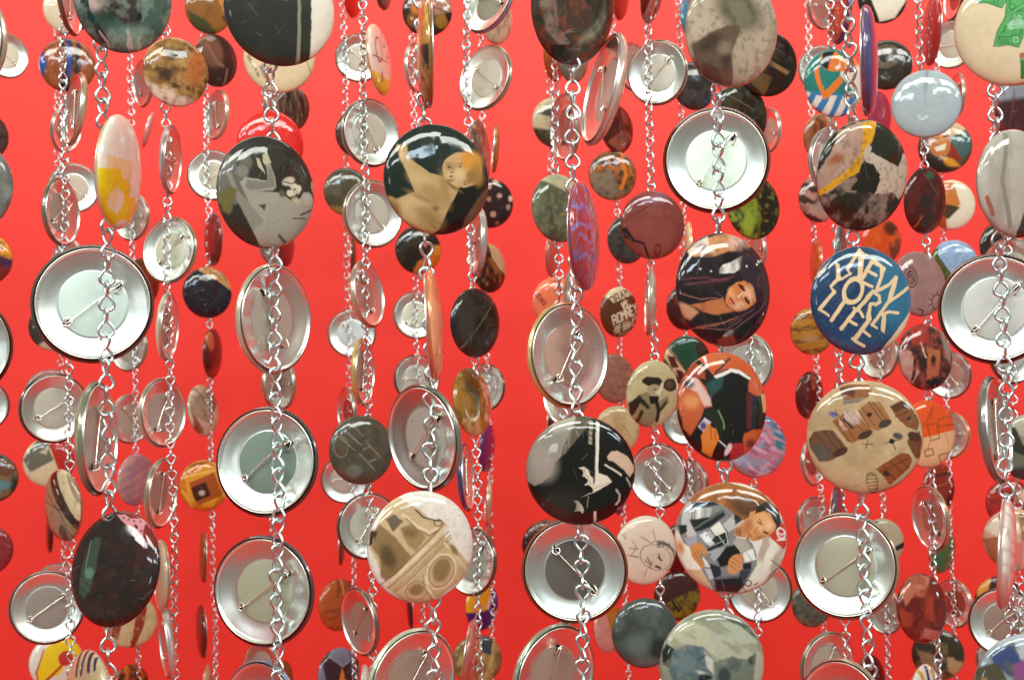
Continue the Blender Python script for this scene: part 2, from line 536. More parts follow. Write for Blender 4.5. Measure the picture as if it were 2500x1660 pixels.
# ---- front row -------------------------------------------------------------
chain(-95, 265,
  K(-75, 110, 190, 265, 0, -1, 'c8b8a0', 'c8ccc0'),
  F(-100, 450, 250, 250, 0, 1, 'smoky grey badge', 'printed smoky grey, cut by the left edge', [('B', '8b908a'), ('N', 3, 2, .5, '5d635e', .7)]),
  K(-105, 845, 258, 258, 0, -1, '6a5a50', 'b8bcb4'))
chain(259, 280,
  F(307, -5, 233, 265, 10, 1, 'teal smear badge', 'printed with smeared teal green, black and pale pink',
    [('B', '4f6d63'), ('FR', 1132, -18, 430, 489), ('W', .10, 3), ('E', 830, 40, 150, 90, -20, 'c9b6b0', .15), ('E', 940, 20, 90, 60, 0, '8d8478', .1),
     ('E', 1130, 80, 170, 120, -15, '4a3a36', .08), ('E', 1000, 120, 120, 60, 20, '3d332f', .1), ('L', [(760, 60), (820, 200), (950, 370)], 60, '1d3a3a'),
     ('E', 1240, 320, 150, 100, -10, '7b9a8c', .15), ('L', [(1130, 280), (1200, 440)], 40, 'b9b6a8'), ('L', [(1240, 330), (1275, 440)], 20, 'c9c5b8'),
     ('E', 1330, 340, 70, 50, 0, '5f6b40', .1), ('N', 4, 5, .58, '93aa9c', .6), ('N', 9, 4, .62, '2c4a42', .6), ('E', 1230, 140, 30, 40, 0, '20302c', .02), ('L', [(900, 300), (1000, 420)], 14, 'b8a49c')]),
  F(300, 421, 111, 278, 0, 1, 'yellow and white badge', 'printed yellow below white, turned nearly sideways',
    [('B', 'e6dcd0'), ('P', [(-1.1, -.05), (-.4, .02), (-.3, -.12), (.1, -.18), (.05, -.4), (.5, -.42), (.75, -.62), (.7, -1.1), (-1.1, -1.1)], 'e8cf20'),
     ('E', -.45, -.52, .28, .2, 0, 'e6dccc'), ('E', .1, -.95, .35, .12, 0, 'e6dccc'), ('N', 3, 2, .55, 'e2b41c', .5), ('P', [(-1.1, .2), (1.1, .2), (1.1, 1.1), (-1.1, 1.1)], 'e6dcd0')]),
  K(227, 743, 288, 274, 0, 1, '6e5f56', 'b9c2be', 35),
  K(226, 1070, 106, 280, -3, 1, '9c9a80', 'a89a92', 72),
  F(273, 1387, 205, 282, 16, -1, 'dark lace badge', 'printed near-black red with pink lace at the top right',
    [('B', '271c18'), ('FR', 1010, 560, 365, 520), ('N', 2, 5, .5, '3c1c18', .8), ('N', 6, 7.5, .6, '4c3a34', .35), ('P', [(1010, 70), (1380, 420), (1500, 0)], '7a2420'),
     ('P', [(1015, 75), (1090, 85), (1130, 120), (1210, 120), (1245, 160), (1255, 260), (1285, 400), (1215, 310), (1130, 190)], 'c98a8e', .02),
     ('E', 1085, 115, 9, 9, 0, '3a1a1a'), ('E', 1125, 130, 8, 8, 0, '3a1a1a'), ('E', 1170, 145, 8, 8, 0, '3a1a1a'), ('E', 1215, 150, 8, 8, 0, '3a1a1a'), ('E', 1195, 195, 20, 12, -40, '3a1a1a'),
     ('E', 1165, 225, 16, 9, -50, '3a1a1a'), ('E', 1240, 240, 8, 10, 0, '3a1a1a'), ('E', 1215, 270, 12, 8, 0, '3a1a1a'), ('E', 1255, 310, 7, 9, 0, '3a1a1a'),
     ('P', [(870, 270), (930, 290), (920, 560), (880, 740), (820, 830), (770, 770), (780, 560), (820, 400)], '3c4a3e', .05), ('L', [(840, 300), (820, 600)], 6, '7f8f80'), ('E', 860, 600, 40, 50, 0, '63806a', .06), ('L', [(655, 520), (690, 850), (800, 1000)], 30, '6a2320')]),
  F(205, 1725, 115, 272, 0, -1, 'beige dashed badge', 'printed beige with slanting purple dashes, cut by the bottom edge',
    [('B', 'b7a17f'), ('N', 2, 3, .5, 'c9b794', .7), ('L', [(-.25, .95), (-.2, .55)], .1, '3b3450'), ('L', [(.0, .97), (.02, .6)], .1, '3b3450'), ('L', [(.2, .95), (.3, .68)], .1, '3b3450'), ('L', [(.4, .9), (.5, .72)], .07, '3b3450')]))
chain(671, 268,
  F(686, 22, 268, 275, 0, 1, 'black and white split badge', 'printed black with a thin grey bar and a white right side',
    [('B', '30332c'), ('FR', 243, 80, 494, 507), ('N', 3, 1.5, .6, '40443a', .5), ('P', [(385, -600), (412, -600), (405, 600), (372, 600)], '8d8d79'),
     ('P', [(512, -600), (900, -600), (900, 700), (497, 700)], 'e4dfd0', .02)]),
  F(656, 469, 236, 273, 0, 1, 'reclining woman badge', 'printed with a grey photo of a reclining woman and flowers',
    [('B', '3a3a34'), ('FR', 655, 785, 612, 710), ('N', 5, 3, .5, '302f26', .8),
     ('P', [(40, 700), (150, 350), (235, 360), (250, 560), (300, 640), (270, 700), (400, 1000), (40, 960)], '6f6e64', .04),
     ('E', 340, 430, 80, 110, 10, '6b6b58', .06), ('E', 300, 560, 70, 80, 0, '85847a', .05), ('P', [(110, 570), (160, 560), (260, 820), (420, 980), (600, 1150), (560, 1290), (400, 1270), (250, 950)], '8f8e82', .03),
     ('P', [(265, 700), (330, 625), (600, 655), (580, 450), (640, 440), (700, 620), (705, 720), (660, 775), (450, 800), (760, 790), (960, 930), (1080, 770), (1160, 760), (1230, 830), (1220, 1050), (1050, 1400), (800, 1500), (560, 1480), (430, 1290), (560, 1160), (380, 960)], 'a3a294', .02),
     ('P', [(350, 660), (600, 670), (600, 470), (650, 480), (690, 640), (680, 730), (400, 790), (330, 760)], '86857a', .03), ('P', [(548, 330), (605, 282), (650, 420), (575, 460), (548, 420)], 'bdb89f'),
     ('P', [(470, 370), (500, 380), (570, 575), (480, 480)], 'bdb89f'), ('E', 870, 640, 85, 50, 20, 'c9c4ae', .03), ('E', 940, 700, 70, 50, -30, 'd2cdb8', .03), ('E', 900, 790, 60, 48, 0, 'd6d1bc', .03), ('E', 980, 760, 55, 45, 20, 'c4bfaa', .03), ('E', 1010, 720, 35, 40, 0, 'd8d3be', .02), ('L', [(810, 650), (900, 670), (970, 650)], 12, '3a3830'), ('E', 880, 730, 22, 16, 0, '4a483c', .02), ('E', 950, 740, 18, 12, 0, '5a5848', .02), ('E', 930, 840, 30, 18, 0, '45433a', .03), ('E', 985, 800, 16, 12, 0, '4a483c', .02), ('E', 960, 880, 50, 40, 0, 'c4bd9f', .06),
     ('E', 780, 800, 40, 50, 0, '625f4c', .06), ('P', [(490, 965), (580, 950), (560, 1040)], '57543f', .02), ('E', 1150, 850, 80, 80, -30, 'b4b2a6', .06), ('L', [(940, 1100), (1110, 1105)], 20, '6c6858'),
     ('L', [(1040, 1060), (1200, 980)], 22, '5d5a4a'), ('P', [(50, 860), (130, 760), (240, 780), (200, 930), (180, 1110), (90, 1060)], '706c3e', .05), ('P', [(150, 1130), (250, 950), (420, 1270), (550, 1490), (300, 1400)], '37332a', .03),
     ('L', [(770, 1330), (880, 1430)], 40, '66624f'), ('P', [(1190, 620), (1250, 620), (1240, 800), (1190, 700)], 'a39f88', .02)]),
  K(661, 779, 184, 268, -4, 1, 'd8c4ac', 'b0a49a', -60),
  K(656, 1127, 247, 267, 0, -1, '5e5048', '6f7a72', 38),
  K(649, 1441, 243, 270, 0, -1, '6e5054', 'a9a893', 38),
  K(643, 1744, 190, 265, 0, -1, '9fb0c4', 'c0a898', 40))
chain(1044, 268,
  F(1033, 130, 22, 268, 0, -1, 'edge-on ochre badge', 'printed ochre and black, seen exactly edge-on', [('B', 'b8873f'), ('G', 270, .0, '3a332a'), ('N', 3, 5, .55, 'd9b070', .6)]),
  F(1070, 437, 257, 270, 0, 1, 'baby badge', 'printed with a bare baby on near-black green',
    [('B', '1c2822'), ('FR', 1660, 1612, 480, 495), ('N', 3, 2, .6, '24302a', .5), ('P', [(1830, 1700), (2150, 1560), (2150, 2100), (1600, 2110), (1760, 1830)], '19130f', .04), ('P', [(2090, 1690), (2160, 1650), (2100, 1900), (1880, 2060), (1900, 1960), (1960, 1860)], '6b4a35', .05),
     ('P', [(1275, 1350), (1290, 1310), (1330, 1345), (1345, 1300), (1372, 1330), (1385, 1440), (1460, 1500), (1560, 1570), (1650, 1590), (1700, 1600), (1840, 1640), (1830, 1700), (1790, 1790), (1750, 1850), (1700, 1960), (1660, 2060), (1600, 2120), (1400, 2060), (1200, 1850), (1195, 1770), (1270, 1805), (1430, 1742), (1370, 1600), (1300, 1430)], 'b59a6b', .02),
     ('E', 1500, 1660, 120, 60, -30, 'c7ae80', .12), ('E', 1600, 1760, 140, 70, -35, 'a58a5c', .15), ('E', 1400, 1900, 140, 110, 20, 'c4ab7e', .15), ('E', 1560, 1960, 130, 70, -30, '9a7d50', .15), ('E', 1620, 1880, 30, 25, 0, '7b6138', .06),
     ('E', 1870, 1530, 192, 158, 8, 'bd9f72', .02), ('E', 1960, 1440, 110, 90, 0, 'c98f38', .12), ('E', 2010, 1560, 60, 100, 10, 'a87c3c', .1), ('E', 1790, 1580, 80, 60, 0, 'cdb48a', .1),
     ('E', 1760, 1500, 60, 45, 10, 'ad8c5e', .06), ('E', 1745, 1512, 17, 9, -15, '503620', .014), ('E', 1846, 1506, 18, 9, 10, '503620', .014), ('E', 1738, 1486, 24, 6, -10, '8c6c46', .016), ('E', 1848, 1478, 28, 6, 10, '8c6c46', .016), ('E', 1782, 1545, 9, 22, 10, '94703f', .02), ('E', 1766, 1562, 14, 6, 10, '6e4c2c', .014), ('E', 1762, 1592, 22, 7, 12, '84443a', .012), ('E', 1835, 1560, 50, 42, 0, 'd0b284', .08), ('E', 1745, 1636, 46, 18, 25, '8f7044', .05), ('E', 1960, 1590, 60, 60, 0, '98743e', .09),
     ('E', 1905, 1640, 28, 18, 30, 'b58c58', .02), ('O', 1905, 1640, 28, 18, 30, '7a5a34', 5), ('E', 1780, 1690, 80, 12, -28, '7d6036', .03), ('E', 1330, 1400, 20, 60, -10, 'cdb588', .05), ('L', [(1290, 1340), (1300, 1400)], 5, '7a6038'), ('L', [(1340, 1330), (1345, 1390)], 5, '7a6038'), ('E', 1700, 1700, 30, 110, 15, 'a08452', .1), ('E', 1250, 1900, 60, 90, 20, '94784a', .1), ('E', 1500, 1800, 120, 20, -25, '9a7e50', .06), ('L', [(1560, 2010), (1640, 2060)], 8, '7a5c34'), ('L', [(1590, 1990), (1680, 2020)], 8, '7a5c34'), ]),
  F(1065, 792, 42, 268, -1, 1, 'salmon edge-on badge', 'printed salmon orange, turned almost edge-on', [('B', 'd98a5c'), ('N', 2, 3, .5, 'e8b48c', .7), ('G', 0, .3, 'c0603c', .3)]),
  K(1043, 1067, 180, 264, -9, -1, '8c8272', 'b0a69e', 45),
  F(1031, 1336, 259, 272, 0, 1, 'stone building badge', 'printed with a tilted old sepia stone building on white',
    [('B', 'ddd6cc'), ('FR', 1517, 371, 478, 500), ('P', [(1130, 130), (1200, -20), (1300, -80), (1480, 30), (1560, 110), (1680, 130), (1730, 170), (1690, 260), (1960, 540), (1900, 650), (1600, 880), (1400, 870), (1180, 700), (1240, 600), (1150, 640), (1110, 480), (1040, 340), (1060, 260)], 'c3ab86', .015),
     ('P', [(1060, 230), (1130, 150), (1250, 260), (1400, 440), (1320, 540), (1190, 660), (1140, 600), (1130, 450), (1045, 320)], '8a704c', .04), ('E', 1200, 440, 60, 110, 25, '5d4a30', .08), ('P', [(1060, 200), (1110, 215), (1070, 320), (1040, 340)], '3f3020', .02),
     ('P', [(1180, 110), (1250, 60), (1330, 130), (1240, 220)], '6b5f50', .03), ('P', [(1300, 190), (1400, 150), (1530, 270), (1440, 400), (1360, 330)], '9c8158', .04), ('E', 1390, 230, 60, 40, -20, '7e6642', .08),
     ('L', [(1330, 70), (1440, 170), (1560, 230), (1640, 200)], 26, 'd9c6a4'), ('L', [(1350, 100), (1450, 200), (1560, 265), (1650, 215)], 8, '6b5538'), ('L', [(1440, 30), (1500, 90), (1580, 120), (1660, 130)], 14, '4e3e28'), ('O', 1640, 150, 36, 30, 0, '4e3e28', 8),
     ('L', [(1180, 700), (1720, 190)], 30, 'dac8a8'), ('L', [(1150, 690), (1700, 160)], 7, '715a3a'), ('L', [(1210, 720), (1740, 230)], 8, '8c7350'), ('L', [(1260, 740), (1760, 260)], 14, 'b49a72'), ('L', [(1270, 760), (1770, 280)], 5, '715a3a'),
     ('E', 1680, 570, 80, 110, -25, '8f7550', .06), ('O', 1680, 590, 130, 160, -25, 'dccdb0', 10), ('O', 1680, 590, 110, 140, -25, '937a55', 6), ('E', 1460, 740, 65, 55, 0, '8d7450', .06), ('O', 1460, 750, 95, 85, 0, '8d7450', 7), ('L', [(1700, 330), (1930, 590)], 12, 'e0d0b2'), ('L', [(1530, 620), (1560, 740), (1660, 850)], 18, 'e0d0b2'), ('L', [(1500, 600), (1530, 740), (1640, 870)], 6, '8c7350'), ('E', 1790, 400, 25, 60, 40, '8f7550', .04), ('N', 6, 16, .6, '8a6f48', .15)]),
  K(1000, 1660, 215, 262, 10, 1, 'd6d8ba', 'a08c80', 55))
chain(1408, 264,
  F(1408, 15, 200, 285, 12, 1, 'glossy bronze badge', 'printed dark bronze grey with a folded pale stripe and flame red foot',
    [('B', '4a453a'), ('FR', 620, 55, 372, 526), ('W', .06, 2.5), ('P', [(290, 60), (370, -50), (380, 150), (440, 320), (560, 430), (440, 400), (350, 300)], '8a7f70', .05), ('L', [(350, -100), (400, 100), (430, 280), (560, 420)], 26, '7d6f68'),
     ('P', [(830, -200), (850, 0), (760, 200), (640, 360), (600, 400), (760, 330), (860, 120)], '9c9680', .15), ('P', [(250, 240), (330, 380), (420, 430), (360, 540), (240, 400)], '5b3626', .04), ('P', [(380, 420), (560, 400), (580, 500), (540, 590), (430, 560)], '15130f', .02),
     ('P', [(640, 470), (760, 430), (900, 250), (960, 200), (840, 420), (700, 540), (560, 600)], '7c3722', .04), ('N', 5, 7, .6, 'a8583a', .35), ('N', 7, 4, .62, '231f19', .6), ('E', 480, 480, 70, 50, 0, '171510', .03)]),
  K(1485, 222, 100, 280, 11, -1, 'e8c8b8', 'b8a8a0', -60),
  F(1434, 577, 78, 266, -3, 1, 'violet scribble badge', 'printed red under violet and pink scribbles, nearly edge-on',
    [('B', 'a4463e'), ('W', .12, 4), ('N', 3, 12, .54, '74689a', .8, .35), ('N', 8, 14, .57, '9c5068', .7, .3), ('L', [(-.9, .45), (-.3, .5), (-.2, .3)], .09, '8478ac'), ('L', [(-.9, .1), (-.2, .12)], .09, '8478ac'), ('L', [(-.8, -.1), (-.3, -.2), (.1, .0)], .08, '8478ac'),
     ('L', [(-.7, -.45), (.0, -.4), (.5, -.7)], .09, '8478ac'), ('L', [(.1, .9), (.3, .3), (.0, -.2)], .05, 'caa68a'), ('L', [(.4, .6), (.6, .0), (.5, -.5)], .05, 'c8788c'), ('L', [(-.3, -.6), (.1, -.9)], .07, '8478ac')]),
  K(1381, 868, 200, 258, 0, 1, 'dcb878', 'b48c80', 55),
  F(1417, 1150, 262, 265, 0, 1, 'hand on rod badge', 'printed with a white-gloved hand gripping a rod on black',
    [('B', '12110e'), ('FR', 745, 810, 705, 715), ('P', [(0, 900), (0, 400), (300, 60), (690, 60), (650, 240), (540, 470), (490, 610), (420, 700), (360, 850), (250, 960), (150, 1000), (60, 950)], '8d877b', .02), ('E', 250, 700, 180, 220, 20, '9a9087', .2), ('P', [(330, 160), (690, 60), (640, 240), (400, 300)], 'a9a595', .08),
     ('P', [(690, 100), (860, 110), (860, 190), (700, 380), (560, 560), (490, 620), (530, 480), (650, 240)], '5d5a4a', .02), ('L', [(610, 300), (590, 480)], 26, '7f7a68'), ('L', [(680, 260), (720, 340)], 22, '7f7a68'), ('L', [(560, 460), (540, 560)], 16, '858070'),
     ('S', 95, 16, .3, '5a5348', 0), ('P', [(860, 130), (912, 140), (895, 450), (850, 440)], '9c9482'), ('L', [(870, 200), (905, 215)], 12, '2a261f'), ('L', [(866, 260), (900, 275)], 14, '2a261f'), ('L', [(862, 330), (898, 350)], 14, '2a261f'), ('L', [(858, 390), (893, 410)], 10, '2a261f'),
     ('P', [(945, 150), (992, 165), (970, 960), (950, 1000), (930, 980)], 'd9d2c6'), ('L', [(950, 170), (935, 940)], 7, '9b958a'),
     ('P', [(970, 820), (1090, 860), (1150, 945), (1000, 1040), (910, 1080), (860, 1100), (750, 1140), (880, 1080), (870, 1010), (800, 985), (830, 930), (800, 870), (760, 865), (780, 800), (720, 755), (790, 740), (850, 790), (870, 850), (910, 880), (925, 980), (960, 1000)], 'd4c9b6'),
     ('L', [(790, 760), (815, 860), (850, 870)], 9, '8d8474'), ('L', [(840, 870), (880, 970), (830, 985)], 9, '8d8474'), ('L', [(870, 850), (915, 900), (915, 960)], 7, '6d6558'), ('L', [(1000, 1000), (1100, 960)], 12, 'b0a593'), ('L', [(930, 1030), (1010, 980)], 10, 'a59a88'),
     ('E', 855, 1035, 60, 45, -30, '0d0c0a'), ('E', 800, 930, 42, 45, 0, '0d0c0a', .01), ('E', 745, 820, 40, 50, 0, '0d0c0a', .01),
     ('P', [(650, 1190), (720, 1190), (770, 1260), (790, 1320), (765, 1370), (740, 1330), (655, 1330), (690, 1300), (690, 1230)], 'd0c6b4'), ('L', [(850, 1130), (835, 1280)], 12, '8d8474'),
     ('P', [(1090, 610), (1150, 540), (1230, 540), (1350, 610), (1440, 740), (1435, 810), (1390, 885), (1300, 780), (1160, 670), (1105, 660)], 'c9ad96', .015), ('L', [(1065, 718), (1170, 780), (1270, 855)], 22, 'ccc3b4'), ('L', [(1345, 895), (1395, 1010)], 18, 'a9a59a'), ('L', [(1215, 1045), (1255, 1120), (1245, 1190), (1210, 1240)], 26, 'b8aa9c'), ('P', [(1220, 1310), (1330, 1240), (1260, 1310)], 'd6c2b8'),
     ('P', [(920, 1330), (955, 1335), (945, 1520), (918, 1515)], 'cdb9ab'), ('E', 420, 1300, 330, 220, 30, '2c2a24', .3)]),
  K(1403, 1390, 258, 258, 0, 1, 'a86a48', '5d5650', -48),
  K(1345, 1650, 200, 265, 12, 1, 'a8a890', 'a08c82', 80))
chain(1762, 268,
  F(1793, 75, 222, 272, 10, 1, 'faded portrait badge', 'printed with a faded sepia portrait on cream',
    [('B', 'b9ad98'), ('FR', 2040, 277, 393, 498), ('N', 2, 2, .5, 'a59a82', .8), ('E', 2050, 100, 200, 160, -20, '6e6a55', .2), ('P', [(1680, 420), (1800, 320), (1940, 240), (2040, 230), (2060, 260), (1990, 480), (2040, 760), (1900, 760), (1740, 660)], '6b5b4c', .05), ('E', 1810, 400, 90, 60, 30, '4a3c32', .12), ('E', 1950, 520, 40, 110, 10, '4d4037', .1),
     ('E', 1930, 440, 60, 60, 0, '8d7d6c', .1), ('P', [(1760, 560), (1900, 620), (1960, 760), (1820, 720)], '54463a', .06), ('E', 2110, 150, 60, 60, 0, '5c5a48', .1), ('P', [(1950, 30), (2080, 10), (2170, 160), (2120, 260), (2040, 240), (1980, 140)], '7d7a63', .08), ('N', 9, 9, .6, '544838', .35)]),
  K(1749, 393, 258, 258, 0, 1, '8c5844', 'd4dcd2', 52),
  F(1773, 706, 228, 277, -8, 1, 'long-haired woman badge', 'printed with a face under very long dark windblown hair',
    [('B', '1a1416'), ('FR', 1965, 1073, 420, 505), ('P', [(1640, 760), (1820, 620), (1990, 560), (2120, 580), (2230, 640), (2150, 720), (1960, 740), (1820, 800), (1650, 800)], 'c98e62', .03), ('P', [(1640, 750), (1700, 680), (1810, 610), (1800, 720), (1850, 760), (1640, 785)], 'd8c4b4', .02), ('E', 2080, 650, 110, 60, 10, 'd9b0a0', .1),
     ('P', [(2130, 760), (2120, 830), (2080, 880), (2010, 930), (1870, 945), (1875, 900), (1910, 860), (2010, 820), (2080, 770)], 'e2dcd4', .01), ('E', 2250, 815, 42, 30, 0, 'c8ccc8', .03), ('L', [(2230, 920), (2180, 1030)], 20, '5a6678'), ('P', [(2100, 700), (2260, 700), (2361, 1000), (2361, 1300), (2240, 1100), (2100, 1000), (2050, 900)], '3f2f34', .08), ('N', 3, 3, .56, '2a1a22', .6), ('L', [(1560, 1010), (1750, 985), (1880, 1010), (2000, 960)], 16, '60303c'), ('L', [(1580, 1060), (1800, 1030), (1960, 1000)], 12, '4b2a34'),
     ('P', [(2091, 997), (2150, 1020), (2215, 1075), (2222, 1150), (2200, 1205), (2112, 1255), (2030, 1274), (1960, 1245), (1921, 1204), (1925, 1130), (1960, 1070), (2020, 1015)], 'c97c4a', .02), ('E', 2140, 1110, 60, 70, 20, 'e0ac84', .1), ('E', 2050, 1220, 60, 38, 10, 'dca888', .08), ('E', 1975, 1120, 30, 50, 20, 'd8976a', .06), ('E', 2075, 1062, 24, 14, -40, '7c3c20', .03), ('E', 2115, 1180, 24, 14, -40, '7c3c20', .03), ('E', 2045, 1130, 14, 50, -55, 'e4b890', .03), ('L', [(2050, 1040), (2095, 1080)], 18, '3a1c14'), ('L', [(2100, 1150), (2140, 1195)], 18, '3a1c14'), ('L', [(2060, 1095), (2015, 1150), (2035, 1165)], 7, '8a4a2c'), ('L', [(1965, 1160), (2005, 1210)], 14, '8a3830'), ('L', [(2042, 1030), (2085, 1050)], 6, '2a120c'), ('L', [(2110, 1130), (2150, 1180)], 6, '2a120c'),
     ('P', [(1640, 1230), (1760, 1200), (1900, 1160), (1930, 1230), (2010, 1270), (1850, 1310), (1740, 1290)], 'b87244', .03), ('P', [(1540, 1200), (1640, 1240), (1700, 1290), (1640, 1360), (1560, 1310)], 'c08a6c', .05), ('P', [(2180, 1000), (2280, 1080), (2250, 1250), (2040, 1330), (2100, 1270), (2210, 1180)], '2a1a26', .04),
     ('L', [(1900, 1540), (2050, 1400), (2250, 1250), (2330, 1150)], 10, '6c4a58'), ('L', [(1700, 1420), (1900, 1380), (2040, 1320)], 12, '7a4640'), ('L', [(1660, 1440), (1850, 1400), (2000, 1340)], 5, 'a86a50'), ('L', [(2100, 1500), (2250, 1350), (2340, 1200)], 8, '503048'), ('L', [(1560, 1130), (1700, 1180), (1850, 1160)], 6, 'a06c60'),
     ('E', 1975, 1465, 34, 26, 20, '8c7c76', .05), ('E', 1940, 1490, 18, 14, 0, 'a09488', .03), ('L', [(1700, 1430), (1930, 1440), (2080, 1340)], 5, '8c5c4c'), ('L', [(1960, 1390), (2180, 1250)], 5, '76505c'), ('L', [(1600, 1050), (1780, 1020), (1930, 985)], 5, '8c4c50'), ('N', 14, 12, .62, '4a2c3a', .3, .25, 25), ('E', 2250, 810, 12, 12, 0, 'e8e4e0'), ('E', 2230, 840, 10, 10, 0, 'e8e4e0'), ('E', 2280, 800, 9, 9, 0, 'e8e4e0'), ('E', 2125, 860, 9, 9, 0, 'd8d4d0'), ('E', 1710, 915, 9, 9, 0, 'c8c4c0'), ('E', 1800, 928, 9, 9, 0, 'c8c4c0'), ('E', 2295, 1285, 9, 9, 0, 'c8c4c0'), ('P', [(1880, 1520), (2010, 1480), (2060, 1560), (1900, 1600)], '7c3a2c', .03)]),
  F(1769, 992, 218, 266, -6, 1, 'orange party badge', 'printed with orange faces, dark suits and a wine glass',
    [('B', '1b1513'), ('FR', 1950, 597, 402, 492), ('P', [(1700, 110), (2100, 100), (2290, 250), (2330, 420), (2230, 480), (2140, 460), (2180, 330), (2060, 260), (1950, 260), (1830, 320), (1760, 220)], 'c25c34', .03), ('P', [(1770, 140), (1795, 140), (1790, 250), (1775, 250)], 'd8d0c8'), ('E', 1900, 170, 70, 60, 0, 'b8683c', .08),
     ('P', [(1600, 330), (1700, 200), (1760, 260), (1760, 360), (1690, 340)], '9c4226', .03), ('P', [(1555, 420), (1600, 330), (1700, 350), (1760, 430), (1805, 600), (1740, 620), (1720, 680), (1640, 860), (1590, 800), (1545, 600)], 'b85c34', .03), ('P', [(1620, 330), (1700, 360), (1790, 520), (1800, 600), (1740, 600), (1690, 480), (1600, 430)], 'cfb0a4', .05), ('E', 1620, 400, 40, 40, 0, '4a2c24', .08), ('E', 1640, 560, 60, 60, 0, 'cf8a58', .12),
     ('P', [(1760, 400), (1850, 330), (1930, 290), (1900, 420), (1800, 520)], '274a48', .03), ('P', [(1830, 330), (1990, 255), (2070, 265), (2200, 350), (2190, 370), (2060, 300), (1990, 290), (1860, 350)], 'dfd8d0', .01), ('L', [(1850, 300), (2000, 160)], 16, '3b3430'),
     ('P', [(1990, 290), (2060, 300), (2140, 460), (2130, 800), (2080, 890), (1950, 880), (1880, 600), (1900, 430)], '141312', .02), ('P', [(2120, 470), (2180, 490), (2170, 800), (2120, 800)], '5c2428', .03), ('P', [(2180, 490), (2230, 500), (2210, 800), (2180, 790)], '1e2c34', .02),
     ('E', 2240, 400, 95, 95, 20, 'c2603a', .04), ('P', [(2270, 480), (2340, 470), (2350, 650), (2290, 650)], 'd0a478', .02), ('P', [(2100, 840), (2180, 810), (2290, 800), (2340, 680), (2320, 900), (2200, 1030), (2120, 1040), (2090, 900)], 'c25a30', .04), ('P', [(1960, 930), (2100, 930), (2130, 1060), (2000, 1090)], 'ac2c34', .04), ('E', 2170, 930, 50, 40, 0, '7c3030', .06),
     ('P', [(1690, 780), (1740, 700), (1800, 740), (1760, 860)], 'c4bcc8', .02), ('E', 1735, 775, 28, 36, 0, '564a78', .05), ('P', [(1720, 860), (1780, 740), (1800, 780), (1860, 810), (1870, 900), (1830, 990), (1830, 1060), (1740, 1000)], 'd07c34', .02), ('L', [(1790, 780), (1810, 900)], 6, '8a4a1c'), ('L', [(1830, 810), (1840, 890)], 6, '8a4a1c'),
     ('P', [(1730, 650), (1800, 600), (1890, 690), (1920, 810), (1880, 900), (1840, 790)], '20281c', .03), ('L', [(1860, 640), (1900, 720), (1910, 800)], 14, '6a8a58'), ('L', [(1875, 905), (1935, 960)], 8, 'dcd4d0'), ('E', 1960, 985, 22, 58, -25, 'd8c4c4', .02)]),
  F(1783, 1313, 270, 264, 0, 1, 'plaid shirt badge', 'printed with a person in grey plaid holding a dark drink',
    [('B', 'cfcabc'), ('FR', 775, 775, 730, 720), ('P', [(200, 320), (400, 100), (760, 50), (1200, 180), (1420, 420), (1100, 500), (880, 560), (660, 340), (400, 300)], '9c6434', .02), ('N', 4, 7, .52, '7a4a26', .5, .25, -20), ('E', 1000, 380, 220, 130, -20, '5c3a24', .12), ('P', [(60, 690), (250, 900), (420, 1190), (520, 1430), (300, 1330), (100, 1050)], 'c4a684', .03), ('P', [(60, 680), (240, 860), (420, 1180), (200, 1180), (90, 1000)], 'ddd3c4', .02), ('E', 120, 900, 45, 90, 10, 'c87a3c', .08),
     ('P', [(210, 315), (560, 305), (660, 340), (880, 490), (930, 560), (830, 640), (1060, 830), (1120, 1000), (1110, 1120), (960, 1370), (860, 1480), (560, 1460), (400, 1180), (250, 900), (170, 850), (60, 640), (120, 400)], '7c7c7c', .015),
     ('P', [(210, 320), (280, 320), (255, 560), (340, 740), (230, 780), (130, 600), (140, 420)], 'b5b2ae', .02), ('P', [(270, 320), (560, 310), (640, 350), (280, 390)], '2b2d2d', .02), ('P', [(290, 400), (540, 380), (520, 500), (280, 540)], 'a9a8a2', .02), ('P', [(340, 390), (400, 385), (390, 530), (330, 535)], 'd4d4c8', .02), ('P', [(240, 540), (500, 510), (680, 410), (720, 480), (500, 640), (320, 700)], '1f2423', .03), ('L', [(300, 660), (690, 420)], 26, '5a605c'),
     ('P', [(680, 600), (830, 460), (880, 500), (930, 560), (760, 700)], 'adacaa', .02), ('P', [(520, 640), (640, 560), (720, 700), (600, 760)], 'd2d2c6', .02), ('P', [(560, 760), (740, 690), (750, 800), (700, 860), (480, 950), (470, 900)], '242a28', .02), ('P', [(90, 620), (210, 610), (210, 700), (120, 740)], '232724', .02), ('P', [(370, 740), (450, 690), (570, 850), (500, 880)], 'c0c0bc', .02), ('P', [(170, 780), (340, 740), (350, 840), (240, 900)], '9a97a0', .02),
     ('P', [(820, 460), (880, 480), (930, 540), (840, 600)], '2e2e32', .02), ('P', [(470, 960), (700, 880), (640, 1010), (560, 1080)], '9c9ca4', .02), ('P', [(600, 1050), (720, 880), (860, 850), (900, 960), (760, 1120), (640, 1150)], '1a1512', .03), ('P', [(930, 960), (1060, 900), (1110, 1040), (960, 1080)], 'd6d6cc', .02), ('P', [(940, 1100), (1050, 1080), (1040, 1160), (930, 1180)], '1e2224', .02), ('P', [(500, 1100), (640, 1150), (660, 1260), (540, 1300)], '282a32', .03), ('P', [(440, 1170), (520, 1180), (560, 1290), (500, 1310)], 'b4b0b4', .02), ('P', [(900, 1180), (1050, 1160), (960, 1330), (870, 1300)], '3a3a42', .04), ('P', [(560, 1300), (900, 1260), (960, 1370), (860, 1480), (580, 1460)], '1f1e25', .05), 
